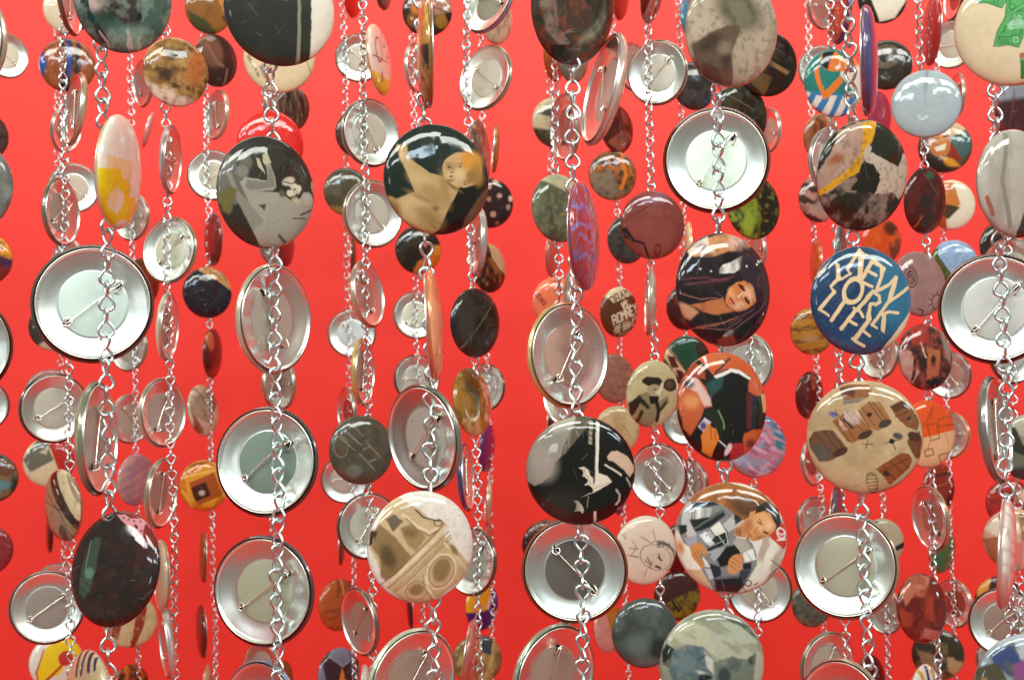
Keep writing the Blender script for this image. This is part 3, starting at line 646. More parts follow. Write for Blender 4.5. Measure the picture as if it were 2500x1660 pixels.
     ('L', [(320, 330), (300, 540)], 8, '6a6c68'), ('L', [(460, 320), (450, 520)], 8, '6a6c68'), ('L', [(600, 700), (700, 860)], 9, 'b8b8b0'), ('L', [(640, 380), (860, 560)], 8, '5c5e5c'), ('L', [(480, 900), (700, 800)], 10, '8c908c'), ('L', [(720, 690), (745, 850)], 6, 'd8d8d0'), ('L', [(980, 950), (1090, 1100)], 7, '8a8c8c'), ('L', [(600, 1300), (880, 1280)], 8, '6a6a74'), ('L', [(640, 1250), (700, 1440)], 7, '5a5a66'), ('E', 460, 740, 14, 11, 0, '141414'), ('E', 510, 990, 14, 11, 0, '141414'), ('P', [(830, 650), (1000, 510), (1120, 420), (1260, 410), (1340, 480), (1390, 620), (1370, 690), (1230, 760), (1080, 810), (900, 740), (870, 770), (830, 740)], 'bd8456', .01), ('E', 1190, 560, 130, 110, -30, 'cf9c6c', .1), ('P', [(1020, 500), (1040, 430), (1110, 420), (1080, 490)], 'c48a5c', .01), ('P', [(1100, 460), (1120, 380), (1250, 290), (1400, 400), (1445, 560), (1400, 690), (1360, 680), (1370, 600), (1300, 450), (1220, 420)], '2a201c', .02),
     ('E', 1180, 650, 50, 34, -30, 'd9a67c', .05), ('E', 1000, 620, 46, 90, -25, 'a66e42', .06), ('E', 1280, 600, 50, 60, 0, 'd8a880', .06), ('E', 1150, 760, 60, 20, 15, 'a06a40', .04), ('E', 880, 690, 40, 60, 20, '94623a', .05), ('L', [(1180, 330), (1300, 370), (1380, 480)], 8, '56483c'), ('L', [(1130, 555), (1170, 590)], 15, '2c1a10'), ('L', [(1150, 520), (1195, 610)], 7, '3a2416'), ('L', [(1215, 690), (1255, 715)], 16, '2c1a10'), ('L', [(1200, 665), (1275, 715)], 7, '3a2416'), ('L', [(1140, 630), (1080, 690), (1110, 725)], 7, '8a5430'), ('L', [(1000, 690), (1050, 755)], 12, '8a4a38'), ('L', [(920, 620), (900, 740)], 6, '6a3c20'), ('L', [(1020, 735), (985, 790)], 9, '4a2c1c'),
     ('P', [(805, 830), (860, 760), (960, 760), (1040, 880), (1030, 910), (920, 980)], 'a39a8e', .02), ('L', [(860, 760), (980, 770)], 8, 'd8d2c8'), ('P', [(240, 900), (330, 835), (420, 850), (480, 950), (470, 1000), (420, 1020), (400, 940), (380, 1000), (440, 1150), (400, 1170), (280, 1040)], 'c08450', .015), ('L', [(340, 940), (420, 1090)], 6, '7c4c28'), ('L', [(300, 960), (400, 1120)], 6, '7c4c28'), ('P', [(400, 1020), (440, 1030), (510, 1150), (450, 1150)], 'cfcdc8'),
     ('P', [(730, 1160), (760, 1050), (800, 1000), (860, 975), (930, 990), (940, 1060), (920, 1160), (830, 1240), (740, 1220)], 'c4895a', .01), ('L', [(790, 1020), (910, 1090)], 6, '7c4c2c'), ('L', [(765, 1065), (890, 1140)], 6, '7c4c2c'), ('L', [(755, 1110), (860, 1185)], 6, '7c4c2c'), ('L', [(860, 985), (930, 1030)], 5, '7c4c2c'),
     ('P', [(1270, 740), (1400, 640), (1440, 570), (1520, 600), (1530, 800), (1470, 915)], 'b63a30', .01), ('O', 1435, 705, 48, 70, 20, 'e0d6d0', 16), ('L', [(1400, 700), (1450, 730), (1480, 680)], 14, 'e0d6d0'), ('L', [(1385, 790), (1500, 780)], 16, 'e0d6d0'), ('L', [(1300, 1050), (1410, 1130), (1270, 1260)], 14, '5c6060'), ('O', 1005, 1350, 38, 38, 0, '484c4a', 16), ('L', [(1080, 1370), (1120, 1345)], 16, '3a3c3c'), ('L', [(930, 1380), (960, 1450)], 14, '3a3c3c')]),
  F(1742, 1622, 254, 264, 0, 1, 'squinting child badge', 'printed with a teal-grey close-up of a fair-haired child',
    [('B', '8e9284'), ('FR', 1852, 1428, 465, 487), ('P', [(1780, 1090), (1900, 1000), (2100, 1060), (2250, 1200), (2230, 1340), (2100, 1390), (2000, 1350), (1860, 1390), (1830, 1200)], 'a4a896', .03), ('P', [(1900, 1010), (2000, 1000), (2170, 1090), (2270, 1230), (2200, 1180), (2080, 1080)], '4e564a', .04),
     ('P', [(1430, 1260), (1480, 1140), (1560, 1060), (1680, 1020), (1790, 1080), (1840, 1180), (1860, 1350), (1740, 1250), (1600, 1240)], 'aeae96', .04), ('N', 31, 9, .56, '7d7a60', .5, .25, 60), ('P', [(1400, 1300), (1440, 1230), (1500, 1280), (1460, 1440), (1400, 1420)], '1f2321', .04), ('P', [(1480, 1300), (1600, 1230), (1740, 1260), (1830, 1380), (1840, 1650), (1560, 1700), (1450, 1480)], '55676a', .04), ('E', 1600, 1400, 90, 80, 0, '66787a', .1),
     ('P', [(1750, 1300), (1830, 1380), (1835, 1500), (1780, 1440)], 'b8bcb0', .04), ('E', 1740, 1490, 50, 16, -15, 'c4c8bc', .04), ('L', [(1690, 1370), (1760, 1330)], 14, '3c4a50'), ('E', 1760, 1550, 60, 60, 0, '1d2628', .06), ('P', [(1840, 1390), (2010, 1350), (2200, 1400), (2220, 1700), (1850, 1700)], '6b7468', .04), ('P', [(2000, 1350), (2090, 1400), (2050, 1500), (1940, 1430)], '54605a', .04), ('P', [(2140, 1380), (2250, 1310), (2230, 1450), (2160, 1420)], '3f4a44', .04), ('P', [(2230, 1300), (2320, 1350), (2310, 1600), (2200, 1600)], 'a3a28c', .05), ('E', 1930, 1520, 60, 80, 0, '39423e', .08), ('N', 37, 4, .6, 'a8aa98', .3)]))
chain(2094, 266,
  F(2127, 149, 33, 268, 1, 1, 'mauve edge-on badge', 'printed mauve and slate blue, seen almost edge-on', [('B', '7a6078'), ('N', 3, 3, .5, 'a87080', .7), ('G', 180, .3, '50507a', .2)]),
  F(2112, 430, 216, 270, 8, 1, 'ochre and black badge', 'printed with torn ochre, black and dusty pink patches',
    [('B', '2b271e'), ('FR', 932, 1593, 390, 494), ('W', .03, 5), ('P', [(540, 1560), (700, 1200), (880, 1110), (1020, 1100), (920, 1350), (900, 1450), (760, 1600), (600, 1760), (530, 1720)], 'a98a78', .02), ('N', 3, 4, .6, 'c0a494', .5), ('P', [(880, 1130), (1010, 1105), (960, 1260), (910, 1360), (860, 1420), (840, 1560), (720, 1640), (545, 1790), (540, 1740), (700, 1580), (850, 1400), (870, 1240)], 'd09a24', .015),
     ('P', [(870, 1400), (920, 1300), (1000, 1400), (1100, 1460), (1200, 1500), (1240, 1380), (1300, 1400), (1340, 1600), (1240, 1800), (1150, 1730), (990, 1760), (1030, 1620), (960, 1500), (900, 1480)], 'bfb09e', .02), ('N', 12, 13, .6, '4a3a2c', .35), ('P', [(960, 1250), (1030, 1110), (1120, 1150), (1230, 1400), (1200, 1500), (1050, 1440), (940, 1390)], '2c2e22', .02), ('E', 660, 1450, 60, 40, 30, '9a5c40', .08), ('P', [(880, 1500), (960, 1490), (1030, 1580), (990, 1740), (780, 1720), (850, 1600)], '26241c', .02)]),
  F(2107, 733, 240, 264, 0, 1, 'blue lettered badge', 'printed blue with slanting cream words reading NEW YORK LIFE',
    [('B', '2a4866'), ('FR', 768, 800, 625, 682), ('E', 1200, 700, 400, 500, 0, '346c88', .4), ('E', 500, 850, 330, 360, 0, '263c5e', .3), ('N', 5, 13, .6, '4a7088', .25), ('P', [(1400, 900), (1370, 920), (1310, 1000), (1180, 1170), (1000, 1420), (1400, 1500)], 'd9bfa0'), ('P', [(150, 600), (240, 440), (400, 270), (260, 450)], 'cdb89c'),
     ('L', [(558, 415), (640, 290), (735, 165)], 40, 'd8bf98'), ('P', [(705, 200), (735, 150), (790, 200), (755, 340), (725, 540), (670, 520)], 'd8bf98'), ('P', [(780, 215), (830, 210), (800, 240)], 'd8bf98'), ('L', [(880, 295), (705, 560)], 46, 'd8bf98'), ('P', [(855, 290), (880, 275), (1040, 395), (1020, 430), (870, 340)], 'd8bf98'), ('L', [(810, 430), (905, 490)], 40, 'd8bf98'), ('L', [(730, 580), (845, 632)], 34, 'd8bf98'),
     ('P', [(965, 360), (1040, 400), (1005, 470), (915, 710), (880, 700), (950, 500)], 'd8bf98'), ('L', [(905, 690), (1060, 610), (1165, 510)], 40, 'd8bf98'), ('P', [(1140, 500), (1195, 520), (1130, 710), (1070, 840), (1030, 840), (1090, 640)], 'd8bf98'), ('L', [(1050, 825), (1180, 740), (1335, 640)], 38, 'd8bf98'),
     ('P', [(420, 310), (465, 355), (465, 500), (480, 520), (610, 450), (600, 490), (440, 570), (350, 650), (325, 630), (410, 540), (420, 430)], 'd8bf98'), ('L', [(560, 410), (580, 470)], 24, 'd8bf98'), ('O', 615, 685, 104, 158, -30, 'd8bf98', 44), ('L', [(350, 650), (395, 705)], 26, 'd8bf98'), ('L', [(385, 700), (300, 810), (222, 915)], 42, 'd8bf98'), ('L', [(215, 915), (320, 998)], 28, 'd8bf98'), ('L', [(515, 800), (355, 1055)], 46, 'd8bf98'),
     ('L', [(860, 690), (750, 820), (660, 930)], 48, 'd8bf98'), ('L', [(860, 705), (935, 750), (945, 820), (900, 855), (825, 850)], 40, 'd8bf98'), ('P', [(800, 860), (845, 860), (830, 960), (840, 1060), (780, 1060), (765, 1020)], 'd8bf98'), ('L', [(620, 900), (700, 960)], 26, 'd8bf98'), ('L', [(645, 925), (470, 1160)], 46, 'd8bf98'), ('L', [(690, 950), (730, 1010)], 36, 'd8bf98'), ('L', [(560, 1060), (650, 1112)], 36, 'd8bf98'),
     ('L', [(1040, 840), (950, 970), (850, 1110)], 42, 'd8bf98'), ('L', [(840, 1100), (905, 1155)], 30, 'd8bf98'), ('L', [(970, 985), (1060, 950), (1185, 960)], 34, 'd8bf98'), ('P', [(975, 970), (1020, 980), (1020, 1120), (1010, 1225), (960, 1180)], 'd8bf98'), ('L', [(800, 1060), (720, 1170), (640, 1290)], 50, 'd8bf98'), ('L', [(740, 1190), (825, 1258)], 34, 'd8bf98'), ('L', [(615, 1285), (680, 1340), (765, 1375)], 36, 'd8bf98')]),
  F(2110, 1068, 276, 264, 0, 1, 'barrel huts badge', 'printed tan with drawings of barrel-shaped brown huts',
    [('B', 'b9a07c'), ('FR', 920, 878, 508, 484), ('N', 2, 3, .5, 'a68c68', .6), ('N', 7, 2, .6, 'cbb592', .6),
     ('P', [(700, 450), (780, 420), (960, 425), (990, 480), (960, 530), (740, 560), (720, 510)], '8a5a34', .01), ('P', [(700, 460), (800, 440), (850, 480), (830, 530), (720, 500)], '5a3a24', .02), ('P', [(730, 560), (960, 530), (860, 580), (740, 595)], '7d7468', .03), ('S', 0, 6, .0, '3a2414', 0),
     ('P', [(870, 640), (960, 570), (1060, 570), (1160, 730), (1150, 760), (1040, 815), (960, 790)], '9a6a44', .01), ('E', 1100, 755, 62, 32, 25, '4a3a34', .02), ('L', [(870, 640), (960, 780)], 6, '4a2c18'), ('L', [(960, 570), (1080, 740)], 5, '4a2c18'), ('L', [(900, 610), (1010, 770)], 5, '5e3a22'), ('L', [(1000, 580), (1120, 730)], 5, '5e3a22'), ('E', 970, 680, 24, 18, 0, '33281f'),
     ('P', [(640, 740), (760, 650), (840, 645), (990, 820), (975, 850), (810, 925), (760, 900)], '956238', .01), ('E', 930, 850, 70, 30, 28, '4a3226', .02), ('L', [(700, 690), (850, 900)], 5, '55331c'), ('L', [(760, 650), (920, 830)], 5, '55331c'), ('L', [(660, 730), (790, 910)], 5, '55331c'), ('L', [(750, 720), (820, 790)], 24, '3f2a1c'),
     ('P', [(1145, 610), (1240, 560), (1330, 610), (1400, 740), (1380, 820), (1280, 780), (1190, 690)], '7d4f30', .01), ('P', [(1145, 610), (1240, 560), (1320, 600), (1190, 660)], '553524', .02), ('L', [(1190, 700), (1330, 640)], 5, '3f2616'), ('L', [(1230, 740), (1360, 690)], 5, '3f2616'), ('E', 1310, 715, 20, 14, 20, '33281f'),
     ('P', [(430, 900), (470, 830), (560, 815), (650, 815), (775, 970), (770, 1000), (620, 1080), (530, 1090), (440, 960)], '6e4e38', .015), ('E', 710, 1000, 72, 32, 28, '4c3226', .02), ('P', [(440, 950), (560, 940), (640, 1040), (530, 1090)], '5e564c', .06), ('L', [(560, 820), (700, 990)], 5, '3f2818'), ('L', [(610, 815), (745, 975)], 5, '3f2818'), ('L', [(500, 850), (620, 1000)], 5, '3f2818'),
     ('P', [(1290, 900), (1340, 840), (1400, 820), (1420, 900), (1400, 1050), (1360, 1050), (1310, 960)], '6f4328', .015), ('E', 1350, 865, 60, 38, -30, '4d2f20', .02),
     ('P', [(1020, 1140), (1240, 1000), (1310, 1010), (1335, 1070), (1310, 1130), (1140, 1280), (1080, 1200)], '8a4f2a', .01), ('L', [(1080, 1110), (1190, 1240)], 5, '4a2814'), ('L', [(1140, 1070), (1250, 1180)], 5, '4a2814'), ('L', [(1200, 1030), (1300, 1140)], 5, '4a2814'), ('L', [(1050, 1170), (1320, 1040)], 5, '5a3018'), ('E', 1110, 1180, 32, 22, -20, '4a2a18'),
     ('O', 985, 1260, 48, 85, 10, '5a4630', 5), ('L', [(950, 1200), (1030, 1190)], 5, '5a4630'), ('L', [(945, 1230), (1035, 1220)], 5, '5a4630'), ('L', [(945, 1260), (1040, 1250)], 5, '5a4630'), ('L', [(950, 1290), (1040, 1280)], 5, '5a4630'), ('L', [(960, 1320), (1040, 1310)], 5, '5a4630'), ('L', [(820, 1310), (1020, 1170)], 3, '7a6448'),
     ('E', 1160, 905, 26, 22, 0, '1f1c18', .02), ('L', [(1100, 920), (1230, 890)], 8, '2a2620'), ('L', [(1150, 880), (1190, 970)], 8, '2a2620'), ('E', 1210, 860, 42, 26, -15, '4b4a46', .03), ('L', [(900, 930), (990, 930)], 7, '4a3222'), ('L', [(950, 900), (930, 970)], 7, '4a3222'), ('E', 650, 680, 36, 22, -25, '6a6496', .04), ('L', [(650, 670), (700, 680)], 7, '4a3222'), ('L', [(670, 640), (690, 700)], 6, '4a3222')]),
  K(2066, 1381, 254, 258, 0, -1, 'b89a80', 'a39c8a', 32),
  K(2063, 1737, 215, 258, 0, -1, 'b89c88', 'b09080', 50))
chain(2446, 268,
  F(2475, 68, 278, 278, 0, 1, 'green banknote badge', 'printed cream with folded green banknotes',
    [('B', 'dccdac'), ('FR', 1105, 485, 991, 991), ('P', [(500, 0), (530, -300), (1100, -300), (1000, 0), (910, 155), (700, 80), (540, 35)], '5fae6a'), ('L', [(520, 30), (700, 70), (905, 148)], 8, '2c5a34'), ('L', [(560, 0), (880, 100), (930, 0)], 6, '2c5a34'), ('L', [(910, 150), (985, 30)], 6, '2c5a34'), ('O', 800, 20, 40, 30, 0, '2c5a34', 7),
     ('P', [(985, -300), (1500, -300), (1500, 100), (1283, 430), (1280, 600), (1195, 845), (1050, 800), (780, 810), (830, 560), (945, 320), (985, 40)], '5fae6a'), ('L', [(985, 0), (960, 315), (840, 570), (778, 808), (1050, 795), (1195, 842), (1283, 600)], 9, '2c5a34'), ('P', [(960, 310), (1283, 110), (1283, 150), (980, 330)], '6cc078'), ('L', [(960, 315), (1283, 165)], 8, '2c5a34'), ('L', [(990, 250), (1283, 80)], 7, '2c5a34'), ('O', 1075, 140, 45, 45, 0, '2c5a34', 9), ('L', [(1030, 0), (1020, 120)], 7, '2c5a34'), ('L', [(1070, 0), (1040, 80)], 6, '2c5a34'), ('L', [(1110, 0), (1140, 40), (1200, 0)], 6, '2c5a34'),
     ('O', 1230, 290, 80, 70, 0, '2c5a34', 9), ('T', '1', .127, .20, .05, 0, '2c5a34', .008), ('L', [(1060, 370), (1120, 430), (1090, 330), (1150, 400), (1120, 320)], 7, '2c5a34'), ('L', [(1080, 260), (1010, 460), (960, 480), (950, 560), (900, 590), (920, 560)], 9, '2c5a34'), ('L', [(880, 640), (850, 750), (1160, 780), (1250, 560)], 7, '2c5a34'), ('L', [(870, 640), (1060, 660), (1080, 620), (1180, 640), (1270, 450)], 8, '2c5a34'), ('L', [(880, 670), (900, 740)], 8, '2c5a34'), ('L', [(920, 670), (940, 750)], 8, '2c5a34'), ('L', [(960, 680), (980, 755)], 8, '2c5a34'), ('L', [(1000, 680), (1020, 755)], 8, '2c5a34'), ('O', 1140, 710, 40, 45, 0, 'a8d8a8', 14), ('L', [(1190, 600), (1230, 620)], 5, '2c5a34'), ('L', [(1210, 560), (1250, 580)], 5, '2c5a34'), ('L', [(1100, 530), (1080, 560)], 6, '3a6a40'), ('L', [(1130, 500), (1120, 540)], 6, '3a6a40'),
     ('P', [(1205, 940), (1500, 900), (1500, 1380), (1230, 1380)], '3c8a4c'), ('P', [(1205, 940), (1500, 900), (1500, 1040), (1215, 1060)], 'a87850'), ('L', [(1215, 1060), (1283, 1040)], 18, '6cc0a8'), ('L', [(1240, 1080), (1260, 1370)], 7, '1e4a28')]),
  F(2488, 448, 182, 264, 0, 1, 'grey marble badge', 'printed pale grey with a dark patch at the lower right',
    [('B', 'a39c90'), ('N', 2, 2, .5, 'b8b2a6', .8, .5), ('P', [(.1, -.3), (.6, -.35), (.9, -.9), (0, -1.1), (-.1, -.9)], '403c3a', .03), ('L', [(-.35, .9), (-.55, 0), (-.3, -.8)], .1, '8c857a'), ('E', .2, .05, .3, .25, 20, 'b4aea2', .04), ('L', [(-.85, -.3), (-.7, -.6)], .08, 'a06458')]),
  K(2430, 754, 268, 256, 0, 1, '7c5c4e', 'bcb6b4', 45),
  K(2420, 1050, 80, 264, -4, 1, '8c8078', '9c948c', 76),
  F(2464, 1352, 44, 268, 0, 1, 'white wavy edge-on badge', 'printed pink and white wavy lines, nearly edge-on', [('B', 'dcd2c8'), ('W', .2, 3), ('S', 70, 3.5, .22, 'b88c90', .55), ('G', 270, .45, 'c89080', .3)]),
  F(2510, 1682, 245, 265, 8, 1, 'watercolour badge', 'printed with blue, magenta and green watercolour washes',
    [('B', '8a949c'), ('W', .12, 3), ('E', .0, .8, .6, .3, 0, 'a8b0b4', .15), ('P', [(-.7, .7), (-.3, .85), (-.1, .5), (-.3, .3), (-.7, .4)], '3c4870', .08), ('P', [(-.35, .5), (-.1, .55), (0, .2), (-.3, .2)], '8a4a80', .08), ('P', [(-1, .4), (-.6, .5), (-.45, .2), (-.6, -.2), (-1, 0)], '4c4a38', .06), ('N', 5, 6, .58, '5c6444', .6), ('P', [(-1, -.1), (-.6, .1), (-.2, -.5), (-.6, -.9)], '50505a', .03), ('L', [(-.9, .2), (-.4, -.3)], .08, '8c7850')]))

# ---- middle row ------------------------------------------------------------
chain(165, 170,
  K(163, 5, 60, 170, -4, 1, '7a5040', 'b09088', 70),
  K(190, 270, 56, 182, 8, -1, 'c8b090', 'a08c80', -78),
  K(143, 519, 92, 167, 0, 1, '8c7c68', 'a89c94', 35),
  K(130, 996, 165, 171, 0, 1, '6c5c50', 'b4aea4', 36),
  F(148, 1234, 90, 176, -3, -1, 'tan ledge badge', 'printed beige and dark brown on a slant, turned half sideways',
    [('B', 'a08a70'), ('P', [(-.2, 1), (.3, 1), (1, .1), (1, -.4), (.3, .2), (-.1, .7)], 'd8c9a6', .02), ('P', [(-.5, .95), (-.15, 1), (.1, .6), (1, -.45), (1, -.75), (0, .1), (-.4, .6)], '352a24', .02), ('L', [(-.2, .7), (-.1, .6)], .05, 'e0d8c8'), ('L', [(0, .45), (.1, .35)], .05, 'e0d8c8'), ('L', [(-.7, .4), (.2, -.2), (.6, -.9)], .03, '4a382c'), ('L', [(-.9, .1), (.8, -.2)], .03, '4a382c'), ('E', .2, -.75, .2, .25, 0, '5c5248', .05), ('P', [(-1, .2), (-.9, -.3), (0, -1), (-.3, -1)], '54201c', .03), ('N', 3, 6, .62, '7c6450', .4)]),
  K(115, 1482, 178, 174, 0, -1, '8c7068', '8a7a74', 35))
chain(414, 168,
  F(432, 176, 157, 168, 0, 1, 'brown stone badge', 'printed with rusty brown and ochre stone mottling',
    [('B', 'a5854c'), ('W', .15, 3), ('N', 2, 3.2, .5, '7a4e26', .9), ('N', 6, 5, .55, 'c09a5c', .8), ('N', 11, 4, .62, '3f2a1a', .9), ('E', .55, .2, .25, .5, -20, 'b86c34', .2), ('P', [(-1, -.3), (-.4, -.5), (.3, -.7), (.6, -.9), (0, -1.1), (-1, -.8)], 'd8c4b0', .15), ('N', 15, 7, .6, '8c5a34', .6), ('E', -.05, .5, .3, .2, 30, '4a3424', .2), ('E', -.35, -.1, .25, .2, 0, '4a3424', .2)]),
  K(410, 390, 56, 170, 0, 1, 'c0b0b0', 'b08880', 0),
  K(419, 612, 130, 164, 5, -1, 'a89878', 'bcb8a8', 45),
  K(403, 797, 57, 168, 0, 1, 'dccfb8', 'b08c84', 0),
  K(391, 1007, 116, 170, 0, 1, 'c0b49c', 'a89c94', 65),
  K(387, 1203, 82, 172, 2, 1, 'a8a488', 'a08c84', 76),
  F(388, 1405, 42, 175, 0, -1, 'cream side-on badge', 'printed cream with a brown patch, nearly edge-on', [('B', 'b8a88c'), ('E', -.2, .1, .4, .5, 0, '9c8464', .1), ('N', 3, 3, .55, 'c8bca4', .6)]),
  K(412, 1563, 40, 182, -6, -1, 'd8d4d0', 'a09088', 70))
chain(668, 165,
  F(682, 140, 172, 170, 0, 1, 'cream text badge', 'printed cream with small slanted words and a thin bracket line',
    [('B', 'dccba6'), ('FR', 895, 700, 752, 745), ('L', [(900, 840), (600, 930), (585, 960), (770, 1440)], 12, '6b5a44'), ('L', [(1480, 800), (1570, 1030)], 14, '6b5a44'), ('T', 'SMALL LIVING', -.72, -.28, .075, -62, '6b5c48', .018, .8), ('T', 'PAINTED ORE', -.42, -.55, .07, -66, '6b5c48', .018, .8)]),
  F(663, 352, 160, 166, 0, 1, 'plain red badge', 'printed plain glossy red', [('B', 'dc2f28'), ('N', 2, 2, .6, 'e4443a', .5)]))
chain(897, 167,
  F(940, -58, 52, 165, 0, 1, 'dark stub badge', 'printed dark brown, mostly above the top edge', [('B', '4a3a34'), ('N', 2, 4, .5, '7a5c54', .7)]),
  F(931, 146, 60, 174, -6, 1, 'pink and yellow badge', 'printed pale pink over yellow with a thin black line drawing',
    [('B', 'e4c8b8'), ('P', [(1.1, .1), (.7, -.1), (.2, -.6), (-1, -.5), (-1, -1.1), (1.1, -1.1)], 'e2b62c', .02), ('O', -.5, .15, .35, .22, 80, '6b4a44', .04), ('L', [(-.9, -.1), (0, -.1), (.6, .5), (.5, .8)], .04, '6b4a44'), ('O', .1, .6, .3, .14, 60, '7b5a54', .04), ('L', [(.3, -.1), (.35, .15), (.6, .15), (.5, -.2)], .05, '6b3a3a'), ('L', [(-.4, -.5), (-.35, -.7)], .1, '8a5a4c')]),
  K(900, 326, 141, 167, -8, 1, '8c7c64', 'b4a89c', -68),
  K(907, 523, 146, 166, 0, 1, 'b09878', 'b4aca0', -50),
  K(891, 719, 84, 167, -7, 1, 'c8a890', 'b07c74', -70),
  K(880, 907, 60, 168, -2, 1, 'dcc070', 'a89088', 76),
  F(885, 1098, 156, 168, 0, 1, 'olive chalk badge', 'printed dark olive grey with faint chalky scribbled lines',
    [('B', '4c4a3c'), ('N', 2, 4, .5, '5a5648', .8), ('L', [(-.7, .35), (-.3, .0)], .025, '9a9484'), ('L', [(-.5, .5), (-.1, .15)], .025, '9a9484'), ('L', [(-.35, .7), (.0, .4)], .02, '8a8474'), ('L', [(-.15, -.1), (.35, -.6)], .025, '9a9484'), ('L', [(.1, .2), (.55, -.25)], .025, '9a9484'), ('L', [(-.05, .0), (.2, .1)], .02, '9a9484'), ('L', [(.15, -.35), (.4, -.25)], .02, '9a9484'), ('O', -.7, .1, .2, .3, 0, '7c7868', .03), ('E', -.3, -.6, .25, .18, 0, '6b7068', .08), ('N', 9, 5, .6, '6a5040', .4)]),
  K(896, 1283, 152, 163, 0, 1, '6c5c54', 'b4b4a8', 60),
  K(885, 1515, 94, 169, -6, -1, '8c7464', 'a0887c', 45),
  F(897, 1705, 18, 165, 0, 1, 'white sliver badge', 'printed white, seen edge-on at the bottom edge', [('B', 'd8d4c8')]))
chain(1156, 166,
  K(1200, 5, 118, 172, 18, -1, '9c8090', '8c8878', -25),
  K(1190, 193, 128, 165, 12, -1, 'a89878', 'b8aca0', -38),
  F(1178, 375, 52, 166, -3, 1, 'coppery side-on badge', 'printed coppery brown, turned nearly sideways', [('B', '6e5240'), ('N', 3, 3, .5, '9a7a60', .8), ('N', 7, 5, .6, '3a2820', .8)]),
  K(1172, 590, 48, 167, 0, -1, 'c0c4c0', 'b07870', 0),
  F(1165, 788, 122, 169, 0, 1, 'black egg badge', 'printed glossy brown-black with one fine pale slanting line',
    [('B', '28231d'), ('N', 3, 2, .55, '3c362c', .8), ('L', [(-.9, -1), (.8, .8)], .016, '8a7c68'), ('E', -.5, -.1, .3, .4, 0, '3c3834', .15)]),
  F(1158, 980, 94, 168, -8, 1, 'amber glass badge', 'printed golden brown and amber with a pink-white flank',
    [('B', '7a5e28'), ('W', .15, 3), ('N', 2, 3, .5, 'a87c30', .8, .5), ('P', [(.3, .7), (.7, .5), (1.1, -.2), (.8, -.7), (.4, -.5), (.5, 0)], 'd8a48c', .08), ('E', .7, -.2, .15, .3, 0, 'c85c34', .1), ('P', [(-.7, -.5), (0, -.4), (.3, -1), (-.4, -1.1)], 'c49a6c', .12), ('N', 8, 5, .6, '54401c', .6), ('E', -.1, .4, .4, .4, 0, '4e4420', .25)]),
  K(1131, 1165, 44, 166, -2, 1, '4a4a7c', 'a89890', 80),
  K(1155, 1370, 126, 166, 0, -1, '6c584c', 'a09c90', 45),
  F(1153, 1600, 36, 176, 4, 1, 'rose side-on badge', 'printed rose red, turned almost edge-on', [('B', 'b86c60'), ('N', 3, 3, .5, 'c89080', .7)]))
chain(1368, 165,
  F(1403, 125, 85, 155, 0, 1, 'sage grey badge', 'printed sage grey, half hidden behind a bronze one', [('B', '6a6c5c'), ('N', 2, 3, .5, '8a8c78', .8)]),
  K(1386, 311, 77, 165, -5, -1, 'c0987c', 'b07068', 60),
  F(1368, 508, 132, 166, 0, 1, 'mossy photo badge', 'printed with a mossy grey-green snapshot and pale roof lines',
    [('B', '6a6c54'), ('N', 2, 3, .5, '54563f', .8), ('P', [(-.7, .8), (0, 1.1), (1, .6), (.9, .2), (.1, .5)], 'b5b090', .06), ('L', [(.1, 1), (.8, .1)], .03, 'd8d2b8'), ('L', [(-.2, .5), (.1, .3)], .05, '4a4c38'), ('P', [(-.7, .1), (-.4, 0), (-.3, -.6), (.3, -.9), (-.4, -1)], '4e4c3a', .06), ('P', [(.1, -.6), (.5, -.8), (.4, -1)], 'b09c84', .05), ('L', [(-.1, -.2), (.8, -.3)], .04, 'a0803c'), ('N', 9, 7, .6, '8c8c70', .4)]),
  K(1392, 742, 38, 166, -2, 1, '9c9484', '7c3c34', 76),
  K(1385, 958, 112, 166, 0, -1, 'a08878', 'c09888', 45))
